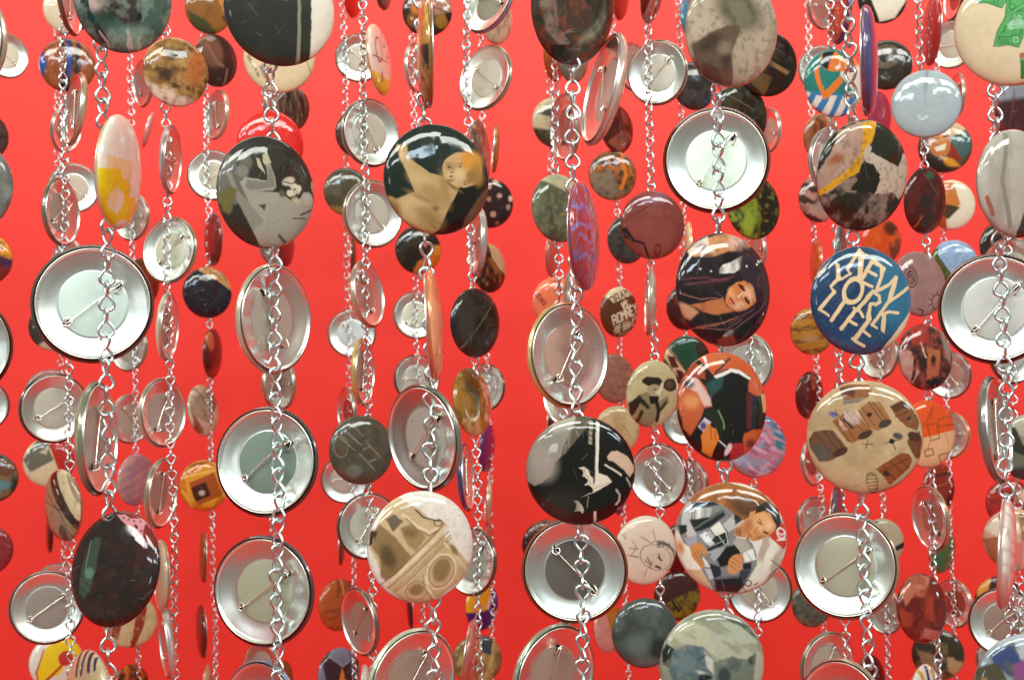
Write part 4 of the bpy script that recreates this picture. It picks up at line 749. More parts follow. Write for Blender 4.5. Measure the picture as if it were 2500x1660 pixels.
chain(1597, 165,
  F(1600, -25, 52, 166, 12, 1, 'oxblood side-on badge', 'printed dark red, turned nearly sideways at the top edge', [('B', '6a2420'), ('E', -.4, -.6, .3, .4, 0, 'a89080', .06), ('N', 3, 4, .55, '8a3c30', .7)]),
  K(1608, 179, 148, 159, 0, -1, 'b89c88', 'beb4aa', 45),
  F(1596, 549, 156, 166, 0, 1, 'shiny maroon badge', 'printed dusty maroon with a black corner, very shiny',
    [('B', '7c3c34'), ('N', 2, 2, .55, '8c4a40', .7), ('P', [(-1, -.1), (-.85, -.1), (-.6, -.5), (-.9, -.4)], '1c1412', .03), ('L', [(-.75, -.45), (-.35, -.55), (-.15, -1)], .07, '241614'), ('O', .1, -.75, .08, .16, 0, '4a1c18', .03), ('L', [(-.9, .1), (.2, .8)], .02, '5c2c28'), ('L', [(-.6, .3), (.5, .9)], .02, '5c2c28'), ('P', [(-.5, .7), (.1, .95), (.5, .8), (0, .6)], '8c5c70', .12)]),
  K(1592, 735, 30, 168, 0, -1, 'c8bca8', 'a08c80', 0),
  F(1597, 962, 128, 165, 3, 1, 'vintage hat badge', 'printed sepia with a person in a dark flat hat and round lollipop',
    [('B', 'c0b48c'), ('FR', 1320, 487, 235, 303), ('N', 2, 6, .66, '8c8060', .5), ('P', [(1190, 350), (1230, 325), (1340, 335), (1370, 370), (1340, 410), (1290, 430), (1240, 410), (1190, 380)], '2a241a', .02), ('E', 1295, 450, 62, 56, 0, 'a89c78', .02), ('E', 1330, 460, 26, 30, 0, 'c8bc98', .03), ('L', [(1290, 440), (1320, 444)], 9, '4a4230'), ('L', [(1225, 470), (1250, 520), (1300, 530)], 12, '5c5440'), ('E', 1450, 405, 72, 60, 0, '3a3426', .02), ('E', 1440, 405, 36, 30, 0, '5c5440', .05), ('P', [(1230, 460), (1290, 520), (1330, 560), (1420, 500), (1450, 560), (1380, 640), (1300, 780), (1200, 780), (1130, 640), (1100, 560), (1160, 490)], '8c8260', .03), ('P', [(1095, 560), (1170, 490), (1270, 600), (1250, 620), (1180, 560), (1130, 700)], '2e281c', .02), ('L', [(1320, 540), (1350, 640), (1345, 720)], 34, '241f16'), ('P', [(1250, 500), (1340, 500), (1340, 570), (1270, 570)], '1c1812', .02), ('L', [(1410, 560), (1370, 620)], 26, '3a3222'), ('L', [(1200, 640), (1180, 740)], 30, '3a3222'), ('L', [(1370, 400), (1340, 480)], 22, 'd8d0b0'), ('S', 60, 9, .0, '8c8060', 0)]),
  K(1611, 1161, 142, 160, 0, -1, '983c3c', '94847c', -50),
  F(1578, 1344, 152, 168, 0, 1, 'pencil face badge', 'printed cream with a tilted pencil drawing of a face',
    [('B', 'dbcbb8'), ('FR', 1245, 403, 280, 308), ('O', 1320, 460, 150, 110, -20, '8c8078', 7), ('E', 1330, 470, 120, 80, -20, 'd0c0ae', .2), ('L', [(1330, 320), (1380, 330), (1480, 400), (1510, 490), (1470, 570)], 26, '8e857c'), ('L', [(1340, 340), (1440, 350), (1500, 420)], 16, '6a625c'), ('O', 1365, 345, 36, 22, 20, '5a5450', 6), ('L', [(1340, 460), (1370, 490)], 16, '3c3632'), ('L', [(1320, 540), (1365, 560)], 18, '3c3632'), ('L', [(1345, 430), (1355, 470)], 8, '4c4640'), ('L', [(1240, 460), (1280, 530)], 10, '6a5c54'), ('L', [(1290, 490), (1260, 545), (1290, 560)], 7, '6a5c54'), ('L', [(1220, 480), (1260, 520)], 8, '8a5c50'), ('L', [(1290, 210), (1310, 300)], 5, '6a6058'), ('L', [(1180, 270), (1270, 330), (1310, 310)], 5, '6a6058'), ('L', [(1110, 310), (1150, 380), (1080, 370)], 5, '6a6058'), ('L', [(1060, 430), (1180, 460)], 5, '6a6058'), ('L', [(1130, 380), (1090, 440), (1150, 440)], 5, '6a6058'), ('L', [(1240, 560), (1220, 630)], 5, '6a6058'), ('L', [(1430, 580), (1480, 580), (1510, 490)], 8, '5a524c'), ('L', [(1010, 230), (1050, 290), (1040, 230)], 4, '8a8078')]),
  F(1577, 1545, 161, 168, 0, 1, 'stormy teal badge', 'printed dark stormy teal grey with a blurred dark spot',
    [('B', '4a5450'), ('N', 2, 3, .5, '5c6864', .8), ('N', 6, 2, .55, '3a423e', .6), ('E', .35, -.45, .3, .28, 0, '2c3230', .15), ('E', -.3, -.3, .35, .3, 0, '66726e', .25)]))
chain(1831, 158,
  F(1874, 155, 148, 160, 0, 1, 'dark plank badge', 'printed near-black with one tan diagonal strip and a tan corner',
    [('B', '23221a'), ('P', [(-.9, .35), (.6, -.35), (.7, -.25), (-.8, .5)], '96784c', .02), ('P', [(-.6, -.6), (-.2, -.3), (.1, -.45), (-.1, -1)], '6a5530', .05), ('L', [(-.3, .7), (.5, .3)], .04, '5a5e5a'), ('L', [(-.5, .45), (.3, .1)], .03, '4a4e4a'), ('N', 5, 5, .6, '3a3a30', .7)]),
  F(1810, 285, 133, 160, 0, 1, 'bottle green badge', 'printed very dark bottle green', [('B', '23241a'), ('N', 2, 3, .52, '3c3e2c', .8), ('L', [(-.5, .6), (.4, .2)], .03, '6a6e60'), ('N', 8, 7, .62, '555844', .5)]),
  F(1843, 505, 128, 158, 0, 1, 'green leaf badge', 'printed with bright green leaves on dark green', [('B', '2f351f'), ('W', .1, 5), ('E', -.45, .1, .3, .7, 30, '6a7c20', .15), ('N', 2, 6, .52, '8ca030', .6, .5, 40), ('P', [(.1, 1), (1.1, .8), (1.1, -1), (.1, -1)], '25291a', .15), ('N', 5, 8, .6, 'a8b450', .4), ('E', -.3, -.5, .2, .4, 0, '94a434', .1)]),
  K(1822, 888, 136, 150, 0, -1, 'a8a090', 'a8a8a0', 0),
  F(1848, 1088, 146, 155, 0, 1, 'fluffy pink badge', 'printed fluffy pink with teal blue strands at the upper right',
    [('B', 'b8788c'), ('W', .06, 8), ('P', [(.1, 1), (.5, .5), (.6, 0), (1.1, -.5), (1.1, 1)], '3c7c90', .1), ('N', 2, 9, .5, 'd0a0b0', .8, .25, 65), ('N', 6, 8, .62, '703c64', .6, .3, 65), ('N', 9, 9, .6, '5a9cb0', .5, .3, 75), ('P', [(-1, -.3), (-.4, -.8), (0, -1.1), (-1, -1)], '9a7468', .1)]),
  K(1855, 1440, 156, 156, 0, -1, '6c6454', 'b0aa9c', -55))
chain(2046, 165,
  F(2045, 25, 60, 167, 3, -1, 'tangerine side-on badge', 'printed tangerine with a violet rim, turned nearly sideways', [('B', 'c8482c'), ('N', 3, 3, .5, 'd86034', .7), ('O', 0, 0, .96, .96, 0, '6a3c70', .1)]),
  F(2040, 203, 143, 166, 0, 1, 'cartoon footballer badge', 'printed with a plain smiling figure, orange V collar and blue stripes',
    [('B', '2a7c74'), ('FR', 668, 745, 262, 307), ('P', [(700, 560), (900, 420), (1000, 900), (850, 860), (690, 680)], 'd9cfc0', .01), ('P', [(380, 830), (830, 860), (800, 1100), (400, 1100)], '3c7cae', .01), ('P', [(400, 820), (450, 850), (430, 900)], 'dcd2c4'), ('P', [(460, 960), (490, 870), (550, 870), (490, 1000)], 'dcd2c4'), ('P', [(545, 1040), (610, 865), (665, 865), (600, 1060)], 'dcd2c4'), ('P', [(650, 1060), (715, 870), (780, 870), (710, 1050)], 'dcd2c4'), ('P', [(760, 1020), (840, 880), (900, 880), (800, 1010)], 'dcd2c4'), ('P', [(520, 520), (560, 480), (660, 460), (700, 500), (745, 580), (735, 640), (640, 650), (570, 640), (530, 600)], 'd87c34'), ('P', [(525, 540), (560, 480), (660, 460), (620, 520), (590, 600), (580, 640), (530, 600)], '1c1a1c'), ('P', [(640, 610), (680, 590), (690, 560), (695, 610), (660, 635)], 'e8e0d4'), ('P', [(510, 590), (470, 650), (490, 760), (550, 905), (590, 890), (715, 740), (690, 680), (560, 830), (530, 760), (510, 680)], 'dc7c2c'), ('E', 820, 540, 55, 50, 0, 'dc8a44', .02)]),
  K(2025, 395, 112, 166, 4, 1, 'b0a498', 'b8b0a8', 30),
  F(2058, 618, 34, 166, 0, 1, 'silvery side-on badge', 'printed black and white, seen nearly edge-on', [('B', '4a4844'), ('G', 0, .3, 'b8bcb8', .1), ('N', 3, 5, .55, '8a8a84', .6)]),
  F(2058, 1012, 92, 166, 0, -1, 'dull rust badge', 'printed dull rust brown, mostly hidden', [('B', '8a4c3c'), ('N', 3, 3, .55, 'a86450', .6)]),
  F(2048, 1264, 36, 166, 0, 1, 'smoky violet side-on badge', 'printed smoky violet and black, nearly edge-on', [('B', '4a3440'), ('N', 3, 3, .5, '7a5c6c', .7)]),
  K(2015, 1620, 130, 164, 8, 1, '9c907c', 'b0a89c', 58))
chain(2266, 164,
  F(2268, 75, 50, 171, 4, -1, 'crimson side-on badge', 'printed crimson, turned nearly sideways', [('B', 'a82c30'), ('N', 3, 2, .55, 'b8443c', .6), ('E', -.7, -.6, .25, .3, 0, 'c8a090', .1)]),
  F(2261, 253, 166, 160, 0, 1, 'pale blue badge', 'printed plain pale blue grey with a faint darker streak',
    [('B', 'a3b2b6'), ('N', 2, 1.5, .5, 'adbabd', .5), ('L', [(.02, .95), (-.02, .3)], .10, '8c9ca6'), ('L', [(0, .5), (-.03, -.1)], .05, '98a8ae')]),
  F(2264, 490, 100, 163, 4, 1, 'wine red badge', 'printed wine red and dark green with an orange scratch',
    [('B', '4a1c18'), ('N', 2, 3, .52, '2c2a1e', .8), ('N', 6, 4, .56, '6a2420', .7), ('L', [(-.55, -.8), (-.35, -.45)], .035, 'c86c34'), ('E', 0, .75, .2, .12, 0, '3c5a40', .06), ('L', [(-.3, .8), (.3, .2)], .02, '8a5a50')]),
  F(2248, 692, 124, 160, -8, 1, 'mauve doodle badge', 'printed dusty mauve with small black doodled faces',
    [('B', '94706c'), ('N', 2, 2, .5, 'a07c76', .7), ('O', -.45, .15, .22, .3, 0, '3c2420', .03), ('O', -.45, .15, .13, .2, 0, '3c2420', .03), ('T', 'KEY', -.45, .15, .12, -70, '3c2420', .03), ('O', .55, -.55, .22, .22, 0, '3c2420', .035), ('L', [(.55, -.3), (.55, -.2)], .03, '3c2420'), ('L', [(.38, -.38), (.3, -.3)], .03, '3c2420'), ('L', [(.3, -.5), (.2, -.48)], .03, '3c2420'), ('L', [(.3, -.65), (.2, -.7)], .03, '3c2420'), ('L', [(.4, -.75), (.33, -.83)], .03, '3c2420'), ('L', [(.7, -.37), (.76, -.28)], .03, '3c2420'), ('L', [(-.2, -.8), (0, -.85), (0, -1)], .04, '3c2420')]),
  F(2263, 871, 128, 162, -8, 1, 'red jungle badge', 'printed with a dark-haired figure among red and brown shapes',
    [('B', '5a2c26'), ('W', .08, 4), ('N', 2, 4, .5, '2c1a18', .8), ('P', [(-1, .2), (-.6, .1), (-.4, -.5), (-.6, -.9), (-1, -.4)], 'b08c80', .05), ('P', [(-.6, 1), (.1, 1), (0, .4), (-.6, .3)], '9c3428', .08), ('P', [(-.1, .3), (.4, .2), (.4, -.5), (-.1, -.7)], 'a8643c', .05), ('E', .15, -.15, .1, .2, 0, '3a2018', .03), ('L', [(-.3, .4), (-.15, 0)], .05, 'd8b8a8'), ('P', [(.5, .8), (.9, .6), (.9, -.2), (.6, 0)], '8c8478', .08), ('P', [(-.3, -.7), (.6, -.6), (.3, -1)], '1c1212', .04), ('L', [(-.5, -.1), (-.6, -.7)], .1, '2a1414'), ('N', 9, 6, .6, 'b0504c', .5)]),
  F(2268, 1060, 132, 164, 0, 1, 'orange and cream badge', 'printed orange over cream with thin outlined boxes',
    [('B', 'd8ac84'), ('FR', 1500, 850, 245, 300), ('P', [(1200, 500), (1800, 500), (1800, 790), (1200, 935)], 'd9551c', .02), ('L', [(1530, 590), (1410, 800)], 4, '8a3c1c'), ('L', [(1530, 590), (1450, 780)], 4, '8a3c1c'), ('L', [(1530, 590), (1490, 760)], 4, '8a3c1c'), ('L', [(1465, 770), (1545, 750), (1575, 885), (1495, 905), (1465, 770)], 7, '7a3c20'), ('L', [(1700, 690), (1555, 720), (1570, 785), (1710, 760)], 7, '7a3c20'), ('L', [(1440, 990), (1510, 975), (1525, 1030), (1455, 1045), (1440, 990)], 8, '6a4428'), ('L', [(1570, 1040), (1660, 1015), (1675, 1080), (1605, 1108), (1570, 1040)], 8, '6a4428'), ('L', [(1620, 780), (1640, 880), (1660, 960)], 4, 'a0704c'), ('L', [(1490, 905), (1470, 975)], 4, '8a5c3c')]),
  K(2278, 1264, 92, 163, -4, -1, 'c0987c', 'a8786c', -56),
  F(2256, 1484, 120, 168, -6, 1, 'brick red leaf badge', 'printed with brick red and salmon overlapping patches',
    [('B', '6c1e18'), ('W', .08, 3), ('P', [(-.9, .5), (-.4, .95), (.3, .9), (0, .3), (-.5, .35), (-.8, .1)], 'b86c54', .06), ('E', -.1, .75, .3, .2, 0, 'c48064', .1), ('P', [(0, .4), (.3, .3), (.3, -.4), (-.1, -.2)], 'a8402c', .08), ('P', [(-.1, -.5), (.3, -.6), (.7, -.7), (.3, -.9), (-.3, -.85)], 'b86458', .05), ('N', 5, 4, .55, '8c3424', .6), ('P', [(-1, 0), (-.6, -.1), (-.6, -.5), (-.9, -.5)], '9c3c24', .06)]),
  F(2266, 1705, 80, 165, 0, 1, 'striped letter badge', 'printed white with purple and yellow block letters', [('B', 'dcd4cc'), ('L', [(-.5, .9), (-.3, .3)], .16, 'c89830'), ('L', [(-.1, .9), (-.1, .3)], .16, '3c2c5c'), ('L', [(.2, .95), (.3, .35)], .14, 'd8a430'), ('L', [(.45, .9), (.6, .4)], .12, '3c2c5c')]))
chain(2470, 160,
  F(2488, 268, 104, 160, 0, 1, 'plum and grey badge', 'printed plum brown under a grey top, cut by the right edge', [('B', '4a2a2c'), ('G', 100, .35, '9098a0', .1), ('N', 3, 4, .55, '7a4044', .7, .3)]),
  K(2470, 660, 138, 160, 0, -1, '8c8474', 'b8b4a8', -30),
  K(2468, 858, 116, 160, 0, 1, '6c5c54', 'b8b4b0', 30),
  F(2517, 1092, 150, 162, 0, 1, 'grey statue badge', 'printed with a blurred grey and olive statue, cut by the right edge', [('B', '8a8878'), ('P', [(-1, .9), (0, 1), (.3, .6), (-.1, .3), (-.9, .5)], 'a8a490', .05), ('P', [(-.9, .8), (-.5, .6), (-.3, .1), (0, -.1), (-.3, -.3), (-.8, 0)], '34362c', .06), ('P', [(-.6, -.1), (.3, -.5), (1, -.6), (0, -1), (-.8, -.6)], '6a6c5c', .08), ('G', 270, .6, '30383a', .1)]),
  F(2478, 1317, 150, 150, 0, 1, 'pink and tan badge', 'printed with pale pink, cream and tan overlapping shapes', [('B', 'c8a48c'), ('P', [(-1, .3), (-.3, .9), (.2, .4), (-.3, 0)], 'd8c8b4', .04), ('P', [(-1, 0), (-.5, .1), (-.3, -.6), (-.7, -.8)], 'a86444', .05), ('P', [(.1, .9), (.9, .4), (.9, -.4), (.2, 0)], '9c7450', .06), ('L', [(.2, .8), (.7, .1)], .06, '6a4c34'), ('P', [(-.2, -.2), (.3, 0), (.2, -.9), (-.3, -.9)], 'c87c74', .06)]),
  K(2450, 1517, 165, 152, 0, 1, '5c5044', '8c7468', 40))

# ---- back row --------------------------------------------------------------
chain(-25, 122,
  K(14, 137, 104, 112, 0, 1, 'c8b8a0', 'c8c0b0', -45),
  F(-38, 333, 116, 120, 0, 1, 'umber edge badge', 'printed dark umber, cut by the left edge', [('B', '3a2c2c'), ('N', 3, 4, .5, '5a4440', .8)]),
  F(-38, 632, 130, 126, 0, 1, 'yellow and purple badge', 'printed yellow over purple and red, cut by the left edge', [('B', 'dc9424'), ('G', 255, -.25, '4a2050', .03), ('G', 265, .2, '7a2c28', .1), ('N', 3, 4, .6, '3a1814', .5)]),
  K(-43, 990, 126, 124, 0, -1, '5c4c6c', 'b0a498', 40),
  F(-18, 1166, 120, 119, 0, 1, 'teal scene badge', 'printed with a muddled teal and brown scene, at the left edge', [('B', '3f5450'), ('N', 3, 4, .52, '2a2420', .8), ('N', 7, 3, .56, '8c6c4c', .8), ('E', .5, .4, .4, .35, 0, '6a4430', .1), ('E', .3, -.3, .4, .2, 0, '5c8488', .1)]),
  F(-32, 1343, 122, 118, 0, 1, 'raspberry badge', 'printed dull raspberry red, cut by the left edge', [('B', '8c3038'), ('L', [(.3, .5), (.9, .1)], .04, 'a85c5c'), ('N', 3, 3, .55, '7c2830', .7)]))
chain(147, 121,
  F(165, 25, 112, 116, 0, 1, 'cream and tan badge', 'printed cream, tan and dark brown in slanting bands', [('B', 'd8ccb0'), ('P', [(-.1, 1.1), (.8, 1.1), (.7, -.6), (.2, -.4)], 'b8694c', .06), ('P', [(.3, -1), (.5, -.4), (1.1, -.1), (1.1, -1.1)], '4a241c', .06)]),
  F(165, 159, 132, 127, 0, 1, 'bark and blue badge', 'printed with orange-brown bark split by blue and black bands',
    [('B', '96542c'), ('W', .08, 4), ('N', 2, 6, .52, '7a4426', .7, .4), ('P', [(-.3, 1), (.1, 1), (.2, .2), (0, -1), (-.3, -1), (-.05, 0)], '2c1c18', .06), ('P', [(-.05, 1), (.05, .9), (.14, .3), (.1, -.5), (0, -.4), (.02, .3)], '2c4c94', .03), ('P', [(-1.1, .5), (-.85, .4), (-.75, 0), (-.8, -.4), (-1.1, -.3)], '2c5498', .04), ('P', [(.3, 1), (.5, .6), (.4, 0), (.5, -.6), (.2, -.2)], '34201a', .08)]),
  K(157, 315, 74, 116, 6, 1, 'a8a090', 'a87c70', 0),
  K(180, 460, 122, 119, 0, -1, 'c8b494', 'a89488', -38),
  K(168, 640, 76, 118, 0, -1, 'c8b8a0', 'b0a498', 30),
  F(131, 798, 116, 117, 0, 1, 'charcoal curve badge', 'printed charcoal with a cream curve, peeping from behind a big back', [('B', '3f362f'), ('E', -.2, -.9, .6, .35, 30, 'c0ac90', .08)]),
  K(124, 964, 124, 124, 0, 1, 'c8b0a0', 'b4a89c', 30),
  F(119, 1128, 120, 120, 0, 1, 'torn snapshot badge', 'printed cream with a grey torn snapshot and a red wedge',
    [('B', 'cdbc9c'), ('P', [(-1, .1), (-.4, 1), (.1, .9), (0, .5), (.2, .1), (-.7, -.4)], '6a6758', .03), ('P', [(-.4, .4), (0, .6), (-.1, .3)], 'b8b098', .05), ('P', [(-.05, .85), (.5, 1), (1.1, .2), (1.1, -1), (.6, -.9)], 'b42c24', .03)]),
  F(119, 1290, 20, 118, 0, -1, 'dark sliver badge', 'printed black cherry red, seen edge-on', [('B', '4a1c18')]),
  K(140, 1433, 116, 118, 0, 1, 'a89484', '9c8c80', 45),
  F(139, 1617, 128, 130, 0, 1, 'yellow comic badge', 'printed with a red-outlined yellow shape on white',
    [('B', 'd8d0c4'), ('P', [(-.6, -1), (-.75, -.3), (-.4, .6), (0, 1.05), (.6, .9), (1, .2), (.4, .1), (.1, -.4), (-.5, -.7)], 'e2c41c', .02), ('E', .3, .15, .28, .28, 0, 'c0342c', .02), ('L', [(-.62, -.9), (-.5, -.72), (.0, -.25), (.25, 0)], .1, 'b8342c'), ('L', [(-.62, -.9), (-.76, -.3), (-.5, .5)], .06, 'c03c2c')]))
chain(327, 119,
  K(354, 205, 50, 116, 0, -1, 'b08c84', 'b07c74', 60),
  F(365, 318, 13, 92, 14, 1, 'tiny pink sliver badge', 'printed pink, seen edge-on and tipped', [('B', 'd8a49c')]),
  K(325, 530, 86, 118, 0, -1, 'b89480', 'a88c80', 0),
  F(352, 690, 82, 118, 0, 1, 'dark thicket badge', 'printed with dark green leaves over red berries', [('B', '2f2c1a'), ('N', 2, 5, .5, '54502a', .8), ('P', [(-.5, -.4), (.9, .2), (.8, -1), (-.2, -1.1)], '6a2c1c', .1), ('N', 6, 7, .56, 'a83a24', .7)]),
  K(318, 848, 90, 119, 0, -1, 'a89c84', 'a8988c', 30),
  K(316, 1022, 102, 122, 0, 1, 'c8bca0', 'b4a89c', -50),
  F(336, 1171, 92, 126, 0, 1, 'lilac striped badge', 'printed with soft lilac and salmon slanting stripes', [('B', 'b08c94'), ('S', 115, 3, .35, 'cc9c88', .8), ('N', 2, 3, .55, '988094', .6)]),
  F(318, 1515, 130, 122, 0, 1, 'candy striped badge', 'printed cream with broad brown-red stripes', [('B', 'c4ab84'), ('P', [(-.7, -.55), (.05, -.9), (.1, 1), (-.4, 1)], '8c2c1c', .02), ('P', [(-.1, -1.05), (.05, -.9), (.3, 1), (.7, 1), (.5, -.2), (.2, -.95)], '8c2c1c', .02), ('P', [(-.45, -.8), (.0, -.9), (.25, .9), (-.1, .9)], 'c4ab84', .02), ('N', 3, 5, .6, 'a88c64', .5)]),
  F(322, 1684, 92, 124, 0, 1, 'ember badge', 'printed glowing orange with charred black patches', [('B', 'b85418'), ('N', 2, 4, .5, '2c1a12', .9), ('N', 6, 5, .6, 'd88834', .6)]))
chain(512, 122,
  F(511, 22, 113, 121, 0, 1, 'rusty panel badge', 'printed rusty brown with a tan lettered panel and green foot',
    [('B', '7a5228'), ('W', .05, 4), ('N', 2, 3, .5, '9a6c34', .7, .4, -45), ('P', [(-.9, -.2), (-.2, -.5), (.4, -1), (-.2, -1.1), (-.8, -.7)], '4a4c2c', .06), ('P', [(.0, 1.1), (.7, 1.1), (.95, .1), (.6, -.15)], 'c48848', .02), ('L', [(.35, .8), (.75, .95)], .06, '8a5424'), ('L', [(.45, .55), (.85, .7)], .06, '8a5424'), ('O', .72, .2, .12, .14, -30, '7a4418', .05), ('P', [(.5, -.3), (1, 0), (.8, -.6)], '4a3020', .05)]),
  F(530, 148, 104, 128, 0, 1, 'dark skin badge', 'printed dark maroon brown with a soft tan curve', [('B', '3c241c'), ('E', -.3, .3, .5, .6, 20, '7a5440', .2), ('L', [(-.5, .5), (-.1, -.1), (.2, -.2)], .14, '8c6450'), ('P', [(.1, -.9), (.6, -.6), (.8, -.2), (.4, .3), (.9, .5), (1.1, -.9)], '5a2424', .08), ('L', [(.3, -.9), (.4, -.3)], .06, '9c7068')]),
  K(534, 282, 60, 123, 8, -1, 'c8b48c', 'b47c70', -70),
  K(520, 429, 124, 120, 0, 1, '8c8478', 'a09484', 42),
  F(516, 584, 45, 130, 0, -1, 'burgundy side-on badge', 'printed burgundy, turned nearly sideways', [('B', '7c2c28'), ('L', [(-.3, .9), (-.2, -.9)], .06, 'a86c64'), ('N', 3, 3, .55, '5c2420', .7)]),
  F(508, 714, 118, 124, 0, 1, 'navy and wood badge', 'printed navy with a slanting pale wood cap', [('B', '201c26'), ('P', [(-.35, 1.1), (1.1, 1.1), (1.1, .0), (.85, .15), (.3, .5), (-.35, .82)], 'c0935c', .015), ('L', [(.5, .5), (.45, .6)], .03, '6a4424'), ('L', [(.0, .9), (.6, .45)], .02, 'a07844'), ('N', 4, 5, .62, '35404c', .5)]),
  F(523, 863, 48, 122, 0, 1, 'mulberry side-on badge', 'printed mulberry with an orange foot, turned sideways', [('B', '5c1e1e'), ('E', -.6, .5, .3, .4, 0, 'b87048', .1), ('G', 285, .5, '9c3018', .2)]),
  F(500, 1001, 76, 126, -5, 1, 'pleated paper badge', 'printed cream with brown fan-like pleats', [('B', 'cdb8a0'), ('P', [(-1, .2), (.2, 1), (.9, .5), (0, -.5), (-.9, -.3)], 'b09c84', .03), ('L', [(-.6, .9), (.4, -.3)], .05, '5c3c2c'), ('L', [(-.8, .6), (.2, -.6)], .03, '7a5844'), ('P', [(.3, .5), (.7, .8), (.9, .3), (.4, -.1)], '8a6850', .04), ('P', [(-.9, -.1), (-.2, -.9), (-.7, -.9)], 'a04838', .05), ('N', 3, 6, .6, '8c7460', .5)]),
  F(500, 1184, 120, 124, 0, 1, 'orange box badge', 'printed with nested orange and yellow squares',
    [('B', 'c8781c'), ('P', [(-.8, .3), (.1, .9), (.9, .3), (.3, -.9), (-.7, -.6)], 'd8982c', .02), ('L', [(-.7, .75), (.5, 1)], .08, '8a4c14'), ('P', [(-.65, .1), (.35, .5), (.7, -.4), (-.3, -.8)], 'a4541c', .02), ('P', [(-.6, -.1), (0, .15), (.2, -.4), (-.4, -.65)], '4a2010', .02), ('E', -.15, -.3, .12, .1, 0, 'c0b0a0', .06), ('L', [(.45, .8), (.8, -.5)], .1, 'e0b454'), ('L', [(-.9, -.2), (-.5, -.85)], .08, 'e0a840'), ('L', [(-.75, .35), (.6, .62)], .05, 'e8bc64')]),
  F(493, 1359, 15, 126, 0, -1, 'ochre sliver badge', 'printed ochre and black, seen edge-on', [('B', '8c4c24')]),
  F(488, 1541, 28, 130, 0, -1, 'garnet side-on badge', 'printed garnet red, almost edge-on', [('B', '6c1c18')]),
  F(508, 1682, 24, 122, 0, 1, 'buff sliver badge', 'printed buff, edge-on at the bottom', [('B', 'c0946c')]))
chain(658, 120,
  F(716, 268, 84, 108, 14, 1, 'tree bark badge', 'printed with dark vertical tree bark', [('B', '5a4034'), ('N', 2, 7, .52, '2c1c18', .9, .25, 10), ('N', 6, 8, .62, '9a7c68', .6, .25, 10)]),
  K(670, 255, 62, 112, 0, 1, 'a89888', 'b09c90', 60),
  K(672, 590, 90, 120, 0, 1, 'b89888', 'a87c74', 0),
  F(700, 592, 46, 118, 0, 1, 'scarlet shadow badge', 'printed dark scarlet, showing under the reclining woman', [('B', '7c2420')]),
  K(664, 936, 62, 122, 0, 1, 'c89470', 'b08c84', -70),
  K(698, 938, 60, 122, 0, -1, 'a89078', 'b0948c', 0),
  K(642, 1625, 88, 122, 0, -1, 'c8b8a8', 'b09c94', 0),
  F(690, 1672, 62, 118, 0, 1, 'hazel badge', 'printed hazel brown, at the bottom edge', [('B', '6c5028'), ('N', 3, 3, .5, '8a6c3c', .7)]))
chain(852, 118,
  F(868, -18, 47, 124, 3, 1, 'cherry side-on badge', 'printed bright cherry red, at the top edge', [('B', 'd0281c'), ('N', 3, 2, .55, 'dc3c28', .6)]),
  K(877, 143, 116, 117, 0, 1, 'a09478', 'b0a498', -42),
  F(875, 327, 108, 116, 0, 1, 'cocoa badge', 'printed cocoa brown, peeping from behind a tin back', [('B', '3f2a26'), ('N', 3, 3, .5, '5a3c36', .7)]),
  F(848, 468, 112, 117, 0, 1, 'olive streak badge', 'printed dark olive with a short pale streak', [('B', '4a4432'), ('N', 2, 3, .5, '5c5640', .8), ('L', [(0, -.1), (.35, -.55)], .06, 'b8a070'), ('G', 270, .65, '8a744c', .1)]),
  F(865, 628, 13, 102, 0, 1, 'brown sliver badge', 'printed brown, seen exactly edge-on', [('B', '5a3828')]),
  K(859, 814, 118, 116, 0, 1, 'c88c74', 'b4b8bc', -42),
  K(852, 1005, 50, 120, 0, -1, 'a09484', 'a84c44', 0),
  K(842, 1170, 116, 113, 0, -1, '8c7468', 'b0a098', 0),
  F(836, 1330, 14, 100, 0, 1, 'rosewood sliver badge', 'printed rosewood brown, seen edge-on', [('B', '6a3a2c')]),
  F(832, 1476, 102, 126, 0, 1, 'orange grain badge', 'printed with orange-brown wood grain', [('B', 'b05a2c'), ('N', 2, 7, .52, '8c3c1c', .7, .25, 100), ('L', [(0, 1), (.3, -.9)], .07, 'd88c54'), ('L', [(-.1, 1), (-.2, .4)], .12, '7a4424')]),
  F(831, 1645, 104, 127, 0, 1, 'orange star badge', 'printed with an orange four-point star on purple',
    [('B', '42222c'), ('P', [(-.6, .75), (-.2, 1.1), (.6, 1.1), (.95, .5), (.6, .55), (.0, .3), (-.5, .7)], '7c7c90', .02), ('P', [(-1.1, .5), (-.85, .4), (-.7, -.3), (-1.1, -.6)], '7c7c90', .02), ('P', [(1.1, .5), (.85, .3), (.7, -.4), (1.1, -.8)], '7c7c90', .02), ('L', [(-.55, .72), (0, .3), (.6, .55)], .04, 'a09cac'), ('P', [(0, .3), (.14, -.2), (.65, -.5), (.15, -.7), (0, -1.2), (-.15, -.7), (-.6, -.4), (-.13, -.2)], 'd8842c', .01)]))
